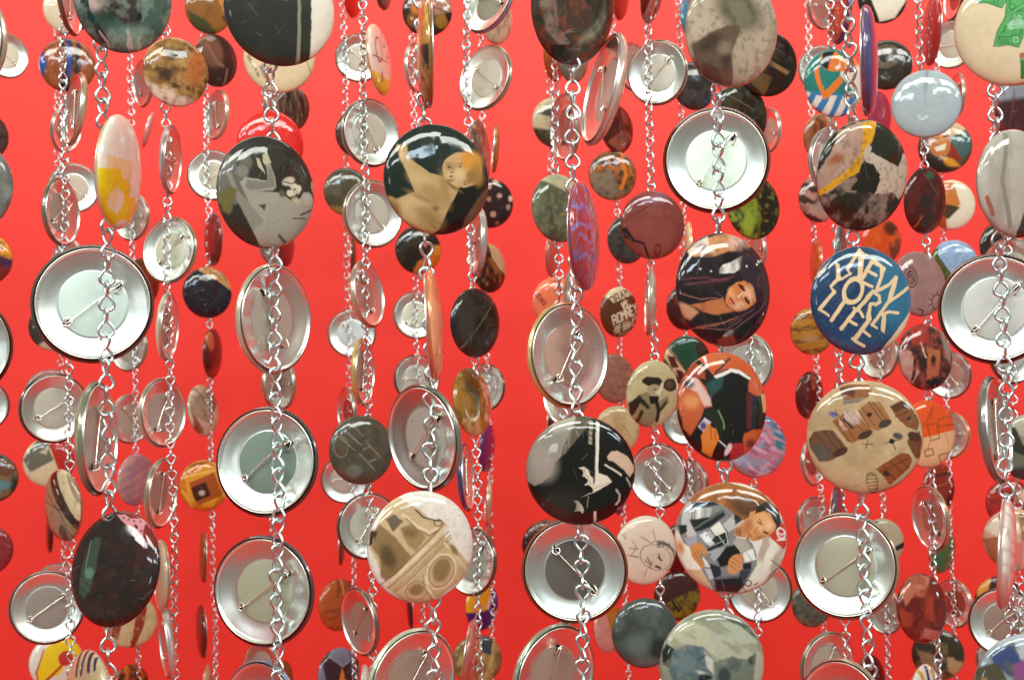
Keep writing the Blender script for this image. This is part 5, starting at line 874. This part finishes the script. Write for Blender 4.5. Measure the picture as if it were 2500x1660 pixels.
chain(1019, 118,
  F(1043, 28, 120, 121, 0, 1, 'amber cells badge', 'printed with amber cells on black and a pink-brown flank',
    [('B', '2f261a'), ('E', -.4, .1, .28, .28, 0, 'b8702c', .08), ('E', -.6, -.35, .22, .25, 0, '8a5420', .08), ('E', -.15, -.45, .2, .2, 0, 'a86424', .08), ('P', [(.1, 1), (1.1, 1), (1.1, 0), (.3, -.2)], 'a0745c', .04), ('E', .6, -.4, .3, .3, 0, '8c6428', .1), ('L', [(.1, .2), (.9, -.1)], .05, '5c3c2c'), ('P', [(.7, -.1), (1.1, 0), (.9, -.6)], '1c1814', .04)]),
  K(1012, 168, 62, 123, 0, 1, 'b8b0a4', 'b08c84', 0),
  F(1023, 610, 112, 118, 0, 1, 'black and amber badge', 'printed black with an amber patch at the lower right',
    [('B', '1e1a12'), ('N', 2, 3, .58, '3a3424', .7), ('P', [(1.1, .3), (.6, .1), (.3, -.3), (-.1, -.5), (-.3, -1), (.6, -1.1), (1.1, -.4)], 'b8641c', .04), ('E', .8, 0, .3, .2, 0, 'c87c2c', .1), ('E', .1, -.8, .3, .12, 0, '96703c', .1)]),
  K(1015, 770, 114, 117, 0, 1, 'c08c74', 'bcb8a8', 40),
  K(1016, 925, 112, 118, 0, 1, '5c4c44', 'b8b0a8', 0),
  F(998, 1480, 15, 112, 0, -1, 'black cherry sliver badge', 'printed black cherry, edge-on below the building', [('B', '4a1c1c')]))
chain(1188, 119,
  F(1217, 50, 76, 118, 4, 1, 'bone and brown badge', 'printed bone white with brown smudges', [('B', 'c4b498'), ('N', 2, 5, .6, '7c6850', .7)]),
  K(1213, 362, 20, 122, 0, -1, 'b8743c', 'a07060', 0),
  F(1197, 496, 116, 121, 0, 1, 'pink dotted badge', 'printed black-brown with soft pink dots',
    [('B', '2c1c1a'), ('E', -.1, .65, .12, .11, 0, 'c49c8c', .03), ('E', .2, .85, .14, .1, 0, 'c49c8c', .03), ('E', -.65, .6, .1, .1, 0, 'b08c7c', .03), ('E', .35, .3, .11, .1, 0, 'b89080', .03), ('E', .85, .2, .1, .12, 0, 'd8b8a8', .03), ('E', -.1, .15, .1, .1, 0, '9c7468', .03), ('E', -.55, -.15, .16, .14, 0, 'cba494', .04), ('E', .1, -.45, .13, .12, 0, 'b08878', .04), ('E', .75, -.15, .1, .12, 0, 'a88478', .04), ('E', -.4, -.75, .1, .1, 0, '8c6458', .03), ('E', -.5, .2, .08, .08, 0, 'a07c70', .03), ('E', .3, -.8, .08, .08, 0, '7c5c50', .03)]),
  F(1197, 654, 84, 121, 0, 1, 'bonfire badge', 'printed dark brown with amber sparks and a cream cloud', [('B', '2a1c14'), ('N', 3, 5, .62, 'a8642c', .8), ('P', [(-.1, 1), (.6, .9), (1.1, .3), (.9, -.3), (.4, 0), (0, .4)], 'b8a07c', .06)]),
  K(1187, 946, 98, 116, 0, -1, '6c5c50', 'b8aca8', 0),
  F(1193, 1092, 40, 121, 3, 1, 'purple side-on badge', 'printed purple with a red edge, turned nearly sideways', [('B', '64306c'), ('G', 0, .3, 'a02c44', .2)]),
  K(1195, 1224, 20, 114, 0, -1, 'd8c0a0', 'b07c70', 80),
  F(1198, 1338, 34, 116, 0, 1, 'faded coral side-on badge', 'printed faded coral with a thin line, nearly edge-on', [('B', 'c06454'), ('L', [(-.3, .8), (.3, -.8)], .05, '8a3c34')]),
  F(1180, 1478, 82, 119, 0, 1, 'purple and gold badge', 'printed gold with big purple and blue angular shapes', [('B', 'd8981c'), ('P', [(-1, -.2), (.0, -.2), (.6, .7), (1.1, .8), (1.1, -1.1), (-1, -1.1)], '3f2064', .02), ('P', [(.3, .5), (.6, .7), (.9, .5), (.9, .1), (.6, 0)], '2c4c98', .04), ('P', [(0, -.1), (.3, .4), (.5, .4), (.2, -.2)], 'd0b4ac', .02), ('P', [(.4, -.4), (1, -.1), (1, -.5)], 'c8acac', .02)]),
  F(1166, 1612, 122, 124, 0, 1, 'sepia drapery badge', 'printed with golden folds of drapery', [('B', '9a8050'), ('W', .15, 3), ('N', 2, 4, .5, '6c5430', .8, .5, 30), ('N', 7, 5, .58, 'c4a468', .7, .5, -20), ('P', [(.1, 1), (.7, .8), (.5, .3), (.1, .4)], '3c4448', .06), ('P', [(-.6, .7), (-.2, .9), (-.3, .4)], '2c2418', .06)]))
chain(1352, 119,
  F(1358, 138, 54, 124, 0, 1, 'burnt orange badge', 'printed burnt orange, half hidden at the top', [('B', 'a8581c'), ('N', 3, 3, .5, '8c4418', .7)]),
  F(1355, 300, 106, 121, 0, 1, 'skater silhouette badge', 'printed with a dark leaping silhouette on bone white', [('B', 'bcae90'), ('P', [(-.9, .3), (-.5, .5), (0, .6), (.5, .5), (.9, .2), (.3, .15), (.1, -.1), (-.2, .2)], '4a4636', .04), ('G', 265, .35, '3c382a', .06), ('P', [(0, .5), (.4, .3), (.3, -.1), (.0, 0)], '38342a', .04), ('N', 8, 5, .6, '7a7258', .4)]),
  F(1352, 620, 32, 112, 0, 1, 'blush sliver badge', 'printed blush pink and brown, half hidden', [('B', 'b86458')]),
  F(1358, 738, 114, 122, 0, 1, 'coral worded badge', 'printed coral orange with faint slanting words, white foot',
    [('B', 'e07a54'), ('P', [(-.2, -1), (.2, -.5), (1.1, .1), (1.1, -1.1)], 'd8c8b8', .03), ('T', 'SCARLET', .15, .55, .17, -48, '9c4a34', .04, .75), ('T', 'YEARS', -.68, .1, .17, -52, '8c3c2c', .045, .75), ('L', [(-.9, -.1), (-.1, .25), (.2, -.3)], .02, 'c8603c'), ('N', 3, 3, .6, 'e88c64', .5)]),
  F(1350, 1032, 22, 112, 0, 1, 'chestnut sliver badge', 'printed dark chestnut, edge-on', [('B', '4a241c')]),
  F(1336, 1330, 120, 122, 0, 1, 'dark walnut badge', 'printed dark walnut, peeping from behind a big back', [('B', '3a201a'), ('G', 90, .4, '7a4c3c', .1), ('N', 3, 3, .55, '241412', .6)]))
chain(1513, 119,
  F(1520, -10, 42, 120, 6, 1, 'vermilion side-on badge', 'printed vermilion, turned sideways at the top edge', [('B', 'a83424'), ('G', 0, .5, 'c8604c', .1)]),
  K(1540, 165, 80, 120, 0, 1, '9c9080', '8c8478', 60),
  F(1510, 315, 80, 119, 0, 1, 'mahogany badge', 'printed mahogany with paler slanting facets', [('B', '5c2018'), ('P', [(-.8, -.6), (.3, .0), (.8, -.3), (.1, -1)], '94503c', .05), ('P', [(.1, .9), (.6, .5), (.6, .1), (.2, .3)], '8a4034', .06), ('N', 4, 4, .6, '341410', .6)]),
  F(1497, 428, 117, 121, 0, 1, 'autumn rocks badge', 'printed with orange autumn foliage over grey rocks', [('B', '7c6248'), ('W', .12, 4), ('N', 2, 4, .5, 'b0641c', .9), ('N', 6, 5, .56, '2c2218', .8), ('P', [(-1, 0), (-.2, .2), (.2, -.5), (.1, -1), (-.7, -.8)], '80705c', .1), ('N', 11, 6, .6, '3c3024', .6), ('L', [(.3, .9), (.5, 0), (.3, -.5)], .16, 'c87424')]),
  F(1534, 585, 96, 118, 0, 1, 'speckled charcoal badge', 'printed speckled charcoal, behind a shiny maroon one', [('B', '34302c'), ('N', 2, 7, .52, '4c4842', .8)]),
  F(1514, 762, 92, 122, 0, 1, 'brown worded badge', 'printed brown with bold slanting white lines of words',
    [('B', '5e3418'), ('N', 2, 2, .55, '6e4020', .8, .6), ('P', [(-.85, .55), (-.3, 1.1), (.9, 1.1), (.95, .85), (.5, .68), (-.45, .35), (-.8, .6)], 'd6c6a4', .02), ('T', 'OBAMA', .05, .68, .36, 24, '4e2a12', .05, .85), ('T', 'VS.', .25, .33, .28, 22, 'e4d6b8', .065, .7), ('T', 'ROMNEY', .24, -.06, .36, 22, 'e4d6b8', .062, .74), ('T', 'WHO WILL WIN', .30, -.41, .16, 22, 'd6c6a4', .03, .74), ('T', 'THE DEBATE', .22, -.62, .16, 21, 'd6c6a4', .03, .78), ('L', [(.0, -.92), (.6, -.72)], .05, 'a89878')]),
  F(1503, 923, 98, 120, 0, 1, 'dusty rose badge', 'printed dusty rose with fine wood grain', [('B', '9c6c5c'), ('N', 2, 8, .55, '7a4c44', .7, 3.5, 5), ('N', 8, 6, .6, 'b48c78', .5, 3)]),
  F(1508, 1050, 110, 118, 0, 1, 'parchment badge', 'printed parchment beige with faint brown folds', [('B', 'c8b48c'), ('N', 2, 4, .56, 'b0945c', .7, .6, 40), ('L', [(.2, .2), (.8, -.6)], .03, 'a08454')]),
  F(1517, 1198, 38, 117, 0, 1, 'indigo sliver badge', 'printed indigo purple, mostly hidden', [('B', '4a1c54')]),
  F(1490, 1532, 74, 121, -8, 1, 'mustard and pink badge', 'printed half pale pink, half speckled mustard', [('B', 'cf9088'), ('G', 20, -.15, 'b0781c', .03), ('N', 3, 9, .6, '8c5c14', .3)]))
chain(1675, 119,
  F(1692, 52, 54, 114, -10, 1, 'sky and rust badge', 'printed steel blue below dark brown, turned sideways', [('B', '3f7894'), ('P', [(-.6, 1.1), (1.1, 1.1), (1.1, -.6), (.4, -.2), (-.2, .3)], '3c2420', .05), ('N', 3, 5, .6, '6aa0b4', .5)]),
  F(1697, 210, 104, 118, 0, 1, 'smoked charcoal badge', 'printed smoked charcoal with faint blue smears', [('B', '2f2622'), ('N', 3, 3, .55, '4a3c38', .8), ('N', 8, 4, .62, '44526c', .6)]),
  F(1678, 600, 18, 118, 0, -1, 'ivory sliver badge', 'printed ivory, seen edge-on', [('B', 'd8bc90')]),
  F(1676, 750, 92, 112, 0, 1, 'deep ruby badge', 'printed deep ruby with a blurred orange glow', [('B', '4a1612'), ('E', -.2, .3, .4, .3, 0, 'a0503c', .2), ('E', .1, -.5, .4, .3, 0, '7c2c18', .2)]),
  F(1679, 880, 114, 120, 0, 1, 'harlequin badge', 'printed emerald with cream and plum diamonds',
    [('B', '24503c'), ('P', [(.3, 1.1), (1.1, 1), (1.1, -.4), (.5, 0), (.3, .5)], '3c2a1c', .08), ('P', [(-1, .6), (-.8, .5), (.1, -.7), (-.2, -1), (-1, .1)], 'd8bc90', .02), ('P', [(-.9, .2), (-.6, .15), (-.4, -.3), (-.7, -.3)], '5a2424', .02), ('P', [(-.55, -.35), (-.3, -.4), (.2, -.9), (-.3, -1)], '5a2424', .02), ('L', [(-.95, .6), (.15, -.75)], .04, '3c2018')]),
  K(1668, 1030, 106, 112, 0, 1, 'b0a48c', 'a09488', 0),
  K(1687, 1178, 92, 114, 0, -1, '8c5c50', 'a09484', 30),
  F(1660, 1338, 100, 118, 0, 1, 'claret badge', 'printed plain claret, behind a plaid one', [('B', '5c1414')]),
  F(1655, 1454, 113, 121, 0, 1, 'moss and mulberry badge', 'printed mulberry over mottled mustard moss', [('B', '4a2420'), ('P', [(-.6, -.3), (.2, .1), (.9, .3), (1, -.5), (.4, -1), (-.3, -.8)], '7c6c1c', .05), ('N', 5, 5, .56, '3c1c18', .85), ('L', [(-.3, -.2), (0, -.6)], .1, '201410')]))
chain(1862, 118,
  K(1880, 320, 64, 110, 0, -1, 'b8b0a4', 'b4a498', -15),
  K(1850, 612, 54, 112, 0, -1, 'b09c90', 'b08c80', 0))
chain(1993, 116,
  K(2003, 15, 72, 116, 0, 1, 'a89484', 'b07c70', 0),
  K(2005, 172, 114, 119, 0, 1, 'b09c84', 'b4aca0', 0),
  F(2008, 336, 86, 114, 0, 1, 'caramel badge', 'printed caramel and dark brown with a smooth tan side', [('B', '8a5838'), ('P', [(.1, 1), (1.1, 1), (1.1, -1), (.2, 0)], 'b8845c', .04), ('E', -.3, .4, .3, .4, 0, '5c3420', .15), ('N', 3, 4, .6, 'b87c4c', .5)]),
  F(2000, 486, 94, 114, 0, 1, 'marbled swirl badge', 'printed with blush and dark brown marbled swirls', [('B', 'ae8074'), ('W', .2, 2.5), ('S', 70, 1.6, .4, '3c1c18', .95), ('E', -.1, -.35, .35, .25, 30, '9c8074', .15), ('N', 6, 3, .6, '5a2c28', .6)]),
  F(1988, 643, 30, 119, 0, -1, 'tawny side-on badge', 'printed tawny orange with a gold edge, nearly edge-on', [('B', 'b85c24'), ('N', 3, 3, .5, 'c87c3c', .6)]),
  F(1985, 808, 104, 116, 0, 1, 'layered ochre badge', 'printed with wavy ochre and brown layers', [('B', 'a8741c'), ('W', .08, 3), ('S', 98, 2.1, .4, '6a4018', .85, .2), ('N', 2, 5, .56, 'c08c4c', .6, 3), ('E', -.2, -.3, .4, .12, 0, 'a88458', .1)]),
  F(1980, 965, 68, 116, 0, 1, 'rust shards badge', 'printed dark rust with salmon and scarlet shards', [('B', '541814'), ('P', [(-.2, .9), (.2, .8), (.2, .3), (-.1, .2)], '9c5c4c', .04), ('P', [(.4, .2), (.9, .4), (.9, -.3), (.5, -.3)], 'a83424', .04), ('N', 3, 4, .6, '7a3024', .7), ('P', [(-.5, -.5), (.1, -.8), (-.2, -1)], '8a4038', .06)]),
  K(1980, 1128, 60, 114, 0, 1, 'a8a490', 'a04c44', 0),
  K(1983, 1268, 84, 113, 0, 1, '8c8078', 'a89c94', -40),
  F(1985, 1472, 98, 116, 0, 1, 'lichen grey badge', 'printed with mottled grey-green lichen', [('B', '54544a'), ('N', 2, 5, .5, '6c6c5c', .8), ('N', 7, 6, .6, '3c3a34', .7)]))
chain(2146, 118,
  F(2155, -3, 117, 119, 0, 1, 'white flap badge', 'printed with a clean white shape on black', [('B', '28281c'), ('P', [(-.6, .2), (-.1, -.95), (.5, -.8), (.95, -.1), (.8, 1.1), (-.6, 1.1)], 'e4e0cc', .02)]),
  F(2165, 158, 122, 121, 0, 1, 'vinyl rings badge', 'printed dark umber with a pale swirl like a record', [('B', '2f281e'), ('O', -.05, .3, .45, .4, 20, '6c6250', .16), ('O', -.1, .3, .25, .3, 20, '7c7060', .1), ('N', 2, 3, .6, '3f372a', .6)]),
  F(2152, 285, 56, 119, 0, 1, 'fuchsia side-on badge', 'printed dull fuchsia, turned half sideways', [('B', '9c3450'), ('N', 3, 2, .5, 'a84460', .5)]),
  F(2155, 587, 94, 116, 0, 1, 'bright ember badge', 'printed hot orange with brown shadows', [('B', 'c84c10'), ('E', .4, .5, .4, .3, 0, '5c2414', .15), ('P', [(.2, -.2), (1, .3), (.9, -1), (.4, -1)], '7a3420', .12), ('N', 4, 4, .62, 'd86424', .5)]),
  K(2150, 868, 94, 118, 5, -1, '8c7464', 'a87c74', 20),
  F(2155, 1325, 106, 117, 0, 1, 'black band badge', 'printed bone grey with one black slanting band', [('B', 'b0a48c'), ('P', [(.0, -.35), (1.1, .1), (1.1, -.15), (.0, -.55)], '23201a', .02), ('P', [(-.7, .9), (-.2, .9), (-.3, .5), (-.7, .4)], '2c2820', .04)]),
  K(2162, 1490, 94, 114, 0, -1, 'b09480', 'a89488', -20),
  F(2130, 1657, 68, 118, -8, 1, 'plain oxblood badge', 'printed plain oxblood, at the bottom edge', [('B', '4c0e0c')]))
chain(2308, 117,
  K(2334, -5, 50, 112, 8, -1, '4a2c2c', 'a84c44', 0),
  K(2325, 110, 110, 117, 0, -1, 'b8a894', 'b8a89c', 0),
  K(2340, 235, 46, 110, 0, -1, 'b8a494', 'a87c74', 60),
  F(2307, 358, 127, 118, 0, 1, 'grinning cap badge', 'printed with a grinning face under a slate blue cap',
    [('B', '5a4a38'), ('P', [(-.3, 1.1), (.5, 1), (.8, .6), (.2, .3)], 'c4ac88', .04), ('P', [(.2, .3), (.9, .7), (1.1, .0), (.65, -.5), (.3, -.1)], '44605e', .03), ('E', -.2, .05, .42, .48, 20, 'b4743c', .04), ('E', -.2, .3, .25, .2, 0, 'c88c54', .1), ('P', [(-.4, -.05), (.05, .1), (0, -.15), (-.3, -.2)], 'e0d4bc', .03), ('P', [(.2, .1), (.4, -.1), (.6, -.5), (.1, -.8)], '8c2c18', .05), ('P', [(-.1, -.4), (.3, -.5), (.6, -.8), (0, -.8)], 'cf9434', .04), ('L', [(-.35, .25), (-.25, .3)], .05, '3c2414'), ('L', [(-.05, .35), (.05, .38)], .05, '3c2414'), ('G', 235, .55, '2a241c', .1)]),
  F(2325, 500, 112, 120, 0, 1, 'white and toffee badge', 'printed ivory with an orange and brown folded strip', [('B', 'ddd3bc'), ('P', [(-.8, .9), (.0, .9), (.3, 0), (-.1, -.2), (-.8, .1)], 'c07838', .03), ('P', [(-.9, .1), (.3, -.1), (-.2, -.6), (-.6, -.5)], '4a3a24', .04), ('P', [(-1, -.4), (-.3, -.5), (-.2, -1), (-.9, -1)], 'a84c1c', .05), ('P', [(-.7, .5), (-.3, .5), (-.3, .1)], 'e0c8a0', .03)]),
  F(2330, 645, 115, 118, 0, 1, 'hillside sky badge', 'printed pale blue sky beside a steep green slope', [('B', '8ba8c8'), ('E', .3, -.4, .5, .3, 0, 'a0b4cc', .2), ('W', .08, 6), ('P', [(-1.1, 1.1), (-.75, .9), (-.55, .2), (-.1, -.5), (.1, -1.1), (-1.1, -1.1)], '46501c', .03), ('N', 6, 9, .6, '6c7028', .4)]),
  K(2318, 915, 108, 116, -8, -1, '8c6c60', 'b07c74', -45),
  K(2318, 1062, 102, 115, 0, -1, 'dca85c', 'a07c70', 0),
  F(2296, 1186, 74, 114, -5, 1, 'chestnut streak badge', 'printed chestnut red with dark slanting streaks', [('B', '8c2c18'), ('L', [(-.5, .4), (.8, .6)], .12, '541c14'), ('L', [(-.3, 0), (.7, .2)], .07, 'a84c30'), ('G', 320, .5, '541c18', .1)]),
  F(2304, 1342, 64, 114, 0, 1, 'leaf green badge', 'printed leaf green beside mottled tan', [('B', '3c6c3c'), ('P', [(.3, 1), (1.1, .6), (1.1, -1), (0, -1), (.4, 0)], '7c5c3c', .08), ('P', [(-.2, 1), (.5, .9), (.4, .4), (0, .4)], '6a6c58', .08)]),
  K(2332, 1472, 90, 118, -6, -1, 'c0a888', 'a04c40', -45),
  F(2290, 1598, 124, 118, 0, 1, 'sepia bird badge', 'printed dark sepia with blurred wing-like shapes', [('B', '3a3022'), ('W', .15, 3), ('N', 2, 3, .55, '7a6648', .8), ('P', [(.3, 0), (1, -.3), (.7, -.8), (.3, -.4)], 'a88c68', .06), ('P', [(-.8, .2), (-.2, -.1), (.2, -.8), (-.5, -.6)], '8a6c50', .08)]))
chain(2440, 116,
  F(2444, 325, 52, 112, 10, -1, 'dark russet badge', 'printed dark russet, behind the grey marble one', [('B', '5c2820'), ('N', 3, 3, .5, '7c4034', .7)]),
  F(2443, 602, 92, 116, 0, 1, 'ink black badge', 'printed ink black with a soft sheen, behind a tin back', [('B', '26221c'), ('N', 3, 3, .55, '3c362c', .6)]),
  F(2466, 1228, 110, 118, 0, 1, 'poppy red badge', 'printed poppy red with a cream edge, mostly hidden', [('B', 'a82c24'), ('E', .5, .3, .4, .3, 0, 'd8b49c', .1), ('N', 4, 3, .6, '541c18', .6)]),
  F(2440, 1466, 112, 118, 0, 1, 'honey and umber badge', 'printed honey yellow and umber, mostly hidden', [('B', '3c2c20'), ('P', [(-1, .9), (-.3, 1.1), (-.5, .4), (-.9, 0)], 'd8943c', .08)]),
  K(2430, 1608, 96, 116, 0, 1, '8c8078', 'b0a49c', 0))

# ------------------------------------------------------------------ build
rng = random.Random(11)
CAM = Vector(cam.location)
RIGHT, UP, BACK = RC @ Vector((1, 0, 0)), RC @ Vector((0, 1, 0)), RC @ Vector((0, 0, 1))
def ray(px, py):
    return (RC @ Vector(((px - W0 / 2) / FPX, (H0 / 2 - py) / FPX, -1)))
BADGE = .057
FLUTE_T = .15      # thickness of a badge as a share of its diameter

DIRS = ['right of', 'upper right of', 'above', 'upper left of', 'left of', 'lower left of', 'below', 'lower right of']
OUT_R = np.array([0, .3, .5, .7, .85, .95, 1.0, 1.008, 1.0, .975, .935])
OUT_Z = np.array([.12, .112, .098, .075, .045, .01, -.07, -.085, -.115, -.132, -.166])
def extent(th):
    c, s_ = math.cos(th), math.sin(th)
    return float((OUT_R * c + OUT_Z * s_).max() + (OUT_R * c - OUT_Z * s_).max()) / 2
def direction(dx, dy):                     # from reference to this, image axes
    a = math.degrees(math.atan2(-dy, dx)) % 360
    return DIRS[int(((a + 22.5) % 360) // 45)]

def size_word(d):
    return 'large' if d > 220 else ('medium' if d > 145 else 'small')

REFS = []
ALLF = []
for cxn, d, items in CH:
    for b in items:
        if b[0] == 'F':
            ALLF.append(b)
            vis = 0 < b[1] < 2500 and 0 < b[2] < 1660
            hid = any(w in b[8] for w in ('hidden', 'peeping', 'behind'))
            if vis and b[3] > 70 and not hid:
                REFS.append((b[1], b[2], b[7], b[4]))
used = set()
def near_refs(cx, cy, own=None):
    r = sorted(((math.hypot(cx - q[0], cy - q[1]) * (1.0 if q[3] > 150 else 1.35), q) for q in REFS if q[2] != own), key=lambda t: t[0])
    return [q for _, q in r]
def label_for(b, d):
    cx, cy, w, h = b[1:5]
    sz = size_word(d)
    nr = near_refs(cx, cy, b[7] if b[0] == 'F' else None)
    if b[0] == 'F':
        base = sz + ' badge ' + b[8]
        if len(base.split()) <= 9:
            q = nr[0]
            base += ', ' + direction(cx - q[0], cy - q[1]) + ' the ' + q[2]
        words = base.split()
        if len(words) > 16:
            base = 'badge ' + b[8]
        lab = base
        assert lab not in used and len(lab.split()) <= 16, lab
        used.add(lab)
        return lab
    k = w / h
    pose = 'edge-on' if k < .25 else ('side-on' if k < .52 else ('half-turned' if k < .84 else 'flat-on'))
    for q in nr[:6]:
        lab = f"{sz} badge showing its silver back {pose}, {direction(cx - q[0], cy - q[1])} the {q[2]}"
        if lab not in used:
            used.add(lab)
            return lab
    raise RuntimeError('label')

GROUP = 'button badges hanging on the chains'
rngn = np.random.default_rng(5)
nlink = 0
for ci, (x830, d, items) in enumerate(CH):
    depth = FPX * BADGE / d
    r = ray(x830, 830)
    depth_y = depth * r.y / 1.0                      # distance along the optical axis -> world Y
    top = CAM + r * depth
    cx_w, cy_w = top.x, top.y
    lod = 'L' if d > 220 else ('M' if d > 145 else 'S')
    # chain
    names = [b[7] for b in items if b[0] == 'F' and b[3] > 30 and 0 < b[1] < 2500 and 0 < b[2] < 1660]
    names = names or [b[7] for b in items if b[0] == 'F']
    if len(names) >= 2:
        lab = f"steel wire chain carrying the {names[0]} and the {names[-1]}"
    elif names:
        lab = f"steel wire chain carrying the {names[0]}"
    else:
        lab = "steel wire chain behind the bottle green badge carrying only tin-backed badges"
    root = link("chain", None)
    y0, y1 = -70, 1730
    if x830 == 668:
        y1 = 440
    if x830 == 1862:
        y1 = 700
    def zat(py):
        rr = ray(x830, py)
        t = (cy_w - CAM.y) / rr.y
        return CAM.z + rr.z * t
    ztop, zbot = zat(y0), zat(y1)
    root.location = (cx_w, cy_w, ztop)
    root['label'], root['category'], root['group'] = lab, 'chain', 'wire chains hung with badges'
    n = int((ztop - zbot) / PITCH_L)
    tw, dtw = rng.uniform(0, 6.28), rng.uniform(-.10, .10)
    flip = rng.random() < .5
    sway = rng.uniform(0, 6.28)
    for i in range(n):
        o = link("link", LINKS[lod][0], root)
        wob = .0007 * math.sin(i * .55 + sway) + .0008 * math.sin(i * .17 + sway * 2) + rng.uniform(-.00025, .00025)
        o.location = (wob, .0005 * math.cos(i * .4 + sway), -PITCH_L * (i + .5))
        o.rotation_euler = (math.pi if flip else 0, rng.uniform(-.06, .06), tw + rng.uniform(-.28, .28))
        tw += dtw
        nlink += 1
    # badges
    for bi, b in enumerate(items):
        kind, cx, cy, w, h, tilt, lean = b[:7]
        dia = max(w, h) if w > h else h
        k = min(1.0, w / dia)
        th = 0.0
        if k < .985:                       # tilt whose outline (rim, dome and roll together) is as narrow as seen
            lo, hi = 0.0, math.pi / 2 - .03
            for _ in range(30):
                th = (lo + hi) / 2
                if extent(th) > k:
                    lo = th
                else:
                    hi = th
        rr = ray(cx, cy)
        dn = rr.normalized()
        Z = -dn
        Z.z *= .25                       # badges hang upright, whatever height we see them at
        Z.normalize()
        X = (RIGHT - Z * RIGHT.dot(Z)).normalized()
        Y = Z.cross(X)
        t = rad(tilt)
        m = X * math.sin(t) + Y * math.cos(t)
        # small natural nod
        R = Matrix.Rotation(lean * th, 3, m) @ Matrix.Rotation(rad(rng.uniform(-3.5, 3.5)), 3, X)
        X2, Y2, Z2 = R @ X, R @ Y, R @ Z
        if kind == 'K':
            X2, Z2 = -X2, -Z2
        off = Z2.y * (.0112 if kind == 'K' else .0100)
        tt = (cy_w + off - CAM.y) / rr.y
        pos = CAM + rr * tt
        dist = (pos - CAM).dot(-BACK)
        rad_m = dia * dist / FPX / 2 * (1.0)
        M = Matrix((X2, Y2, Z2)).transposed().to_4x4()
        e = link("pin_badge", None)
        e.matrix_world = Matrix.Translation(pos) @ M @ Matrix.Scale(rad_m, 4)
        e['label'] = label_for(b, d)
        e['category'] = 'badge'
        e['group'] = GROUP
        seed = ci * 31 + bi * 7 + 3
        if kind == 'F':
            ops = b[9]
            if d > 220:
                nr_, na_ = (70, 310) if w > 60 else (34, 180)
                if b[7] == 'blue lettered badge':
                    nr_, na_ = 104, 420
            elif d > 145:
                nr_, na_ = (42, 170) if w > 45 else (20, 110)
            else:
                nr_, na_ = (32, 120) if w > 40 else (14, 72)
                if 'worded' in b[7]:
                    nr_, na_ = 80, 280
            me, rimc = face_mesh(ops, seed, nr_, na_)
        else:
            rc = tuple(lin(b[7]) * .6)
            me, _ = face_mesh([('B', b[7]), ('N', 3, 3, .5, '6c5c50', .5)], seed, 8, 72)
            rimc = rc
        fo = link("face", me, e)
        ro = link("rim", PARTS['rim' + lod], e)
        ro.color = (*[float(v) for v in rimc], 1)
        link("back_shell", PARTS['back_shell' + lod], e)
        po = link("back_disc", PARTS['back_disc' + lod], e)
        pc = lin(b[8]) * np.array([1.02, 1.10, 1.05]) if kind == 'K' else lin('b4aca0')  # disc tint: steel tones that differ, some with dark reflections put into the colour
        po.color = (*[float(v) for v in pc], 1)
        pa = b[9] if kind == 'K' else rng.choice([-50, 40])
        pin = link("pin", rng.choice(PARTS['pin' + lod]), e)
        pin.rotation_euler = (0, 0, rad(180 - pa + rng.uniform(-5, 5)))
        link("clasp_slot", PARTS['slotA'], pin)
        link("clasp_slot", PARTS['slotB'], pin)
print('links', nlink, 'badges', sum(len(c[2]) for c in CH))
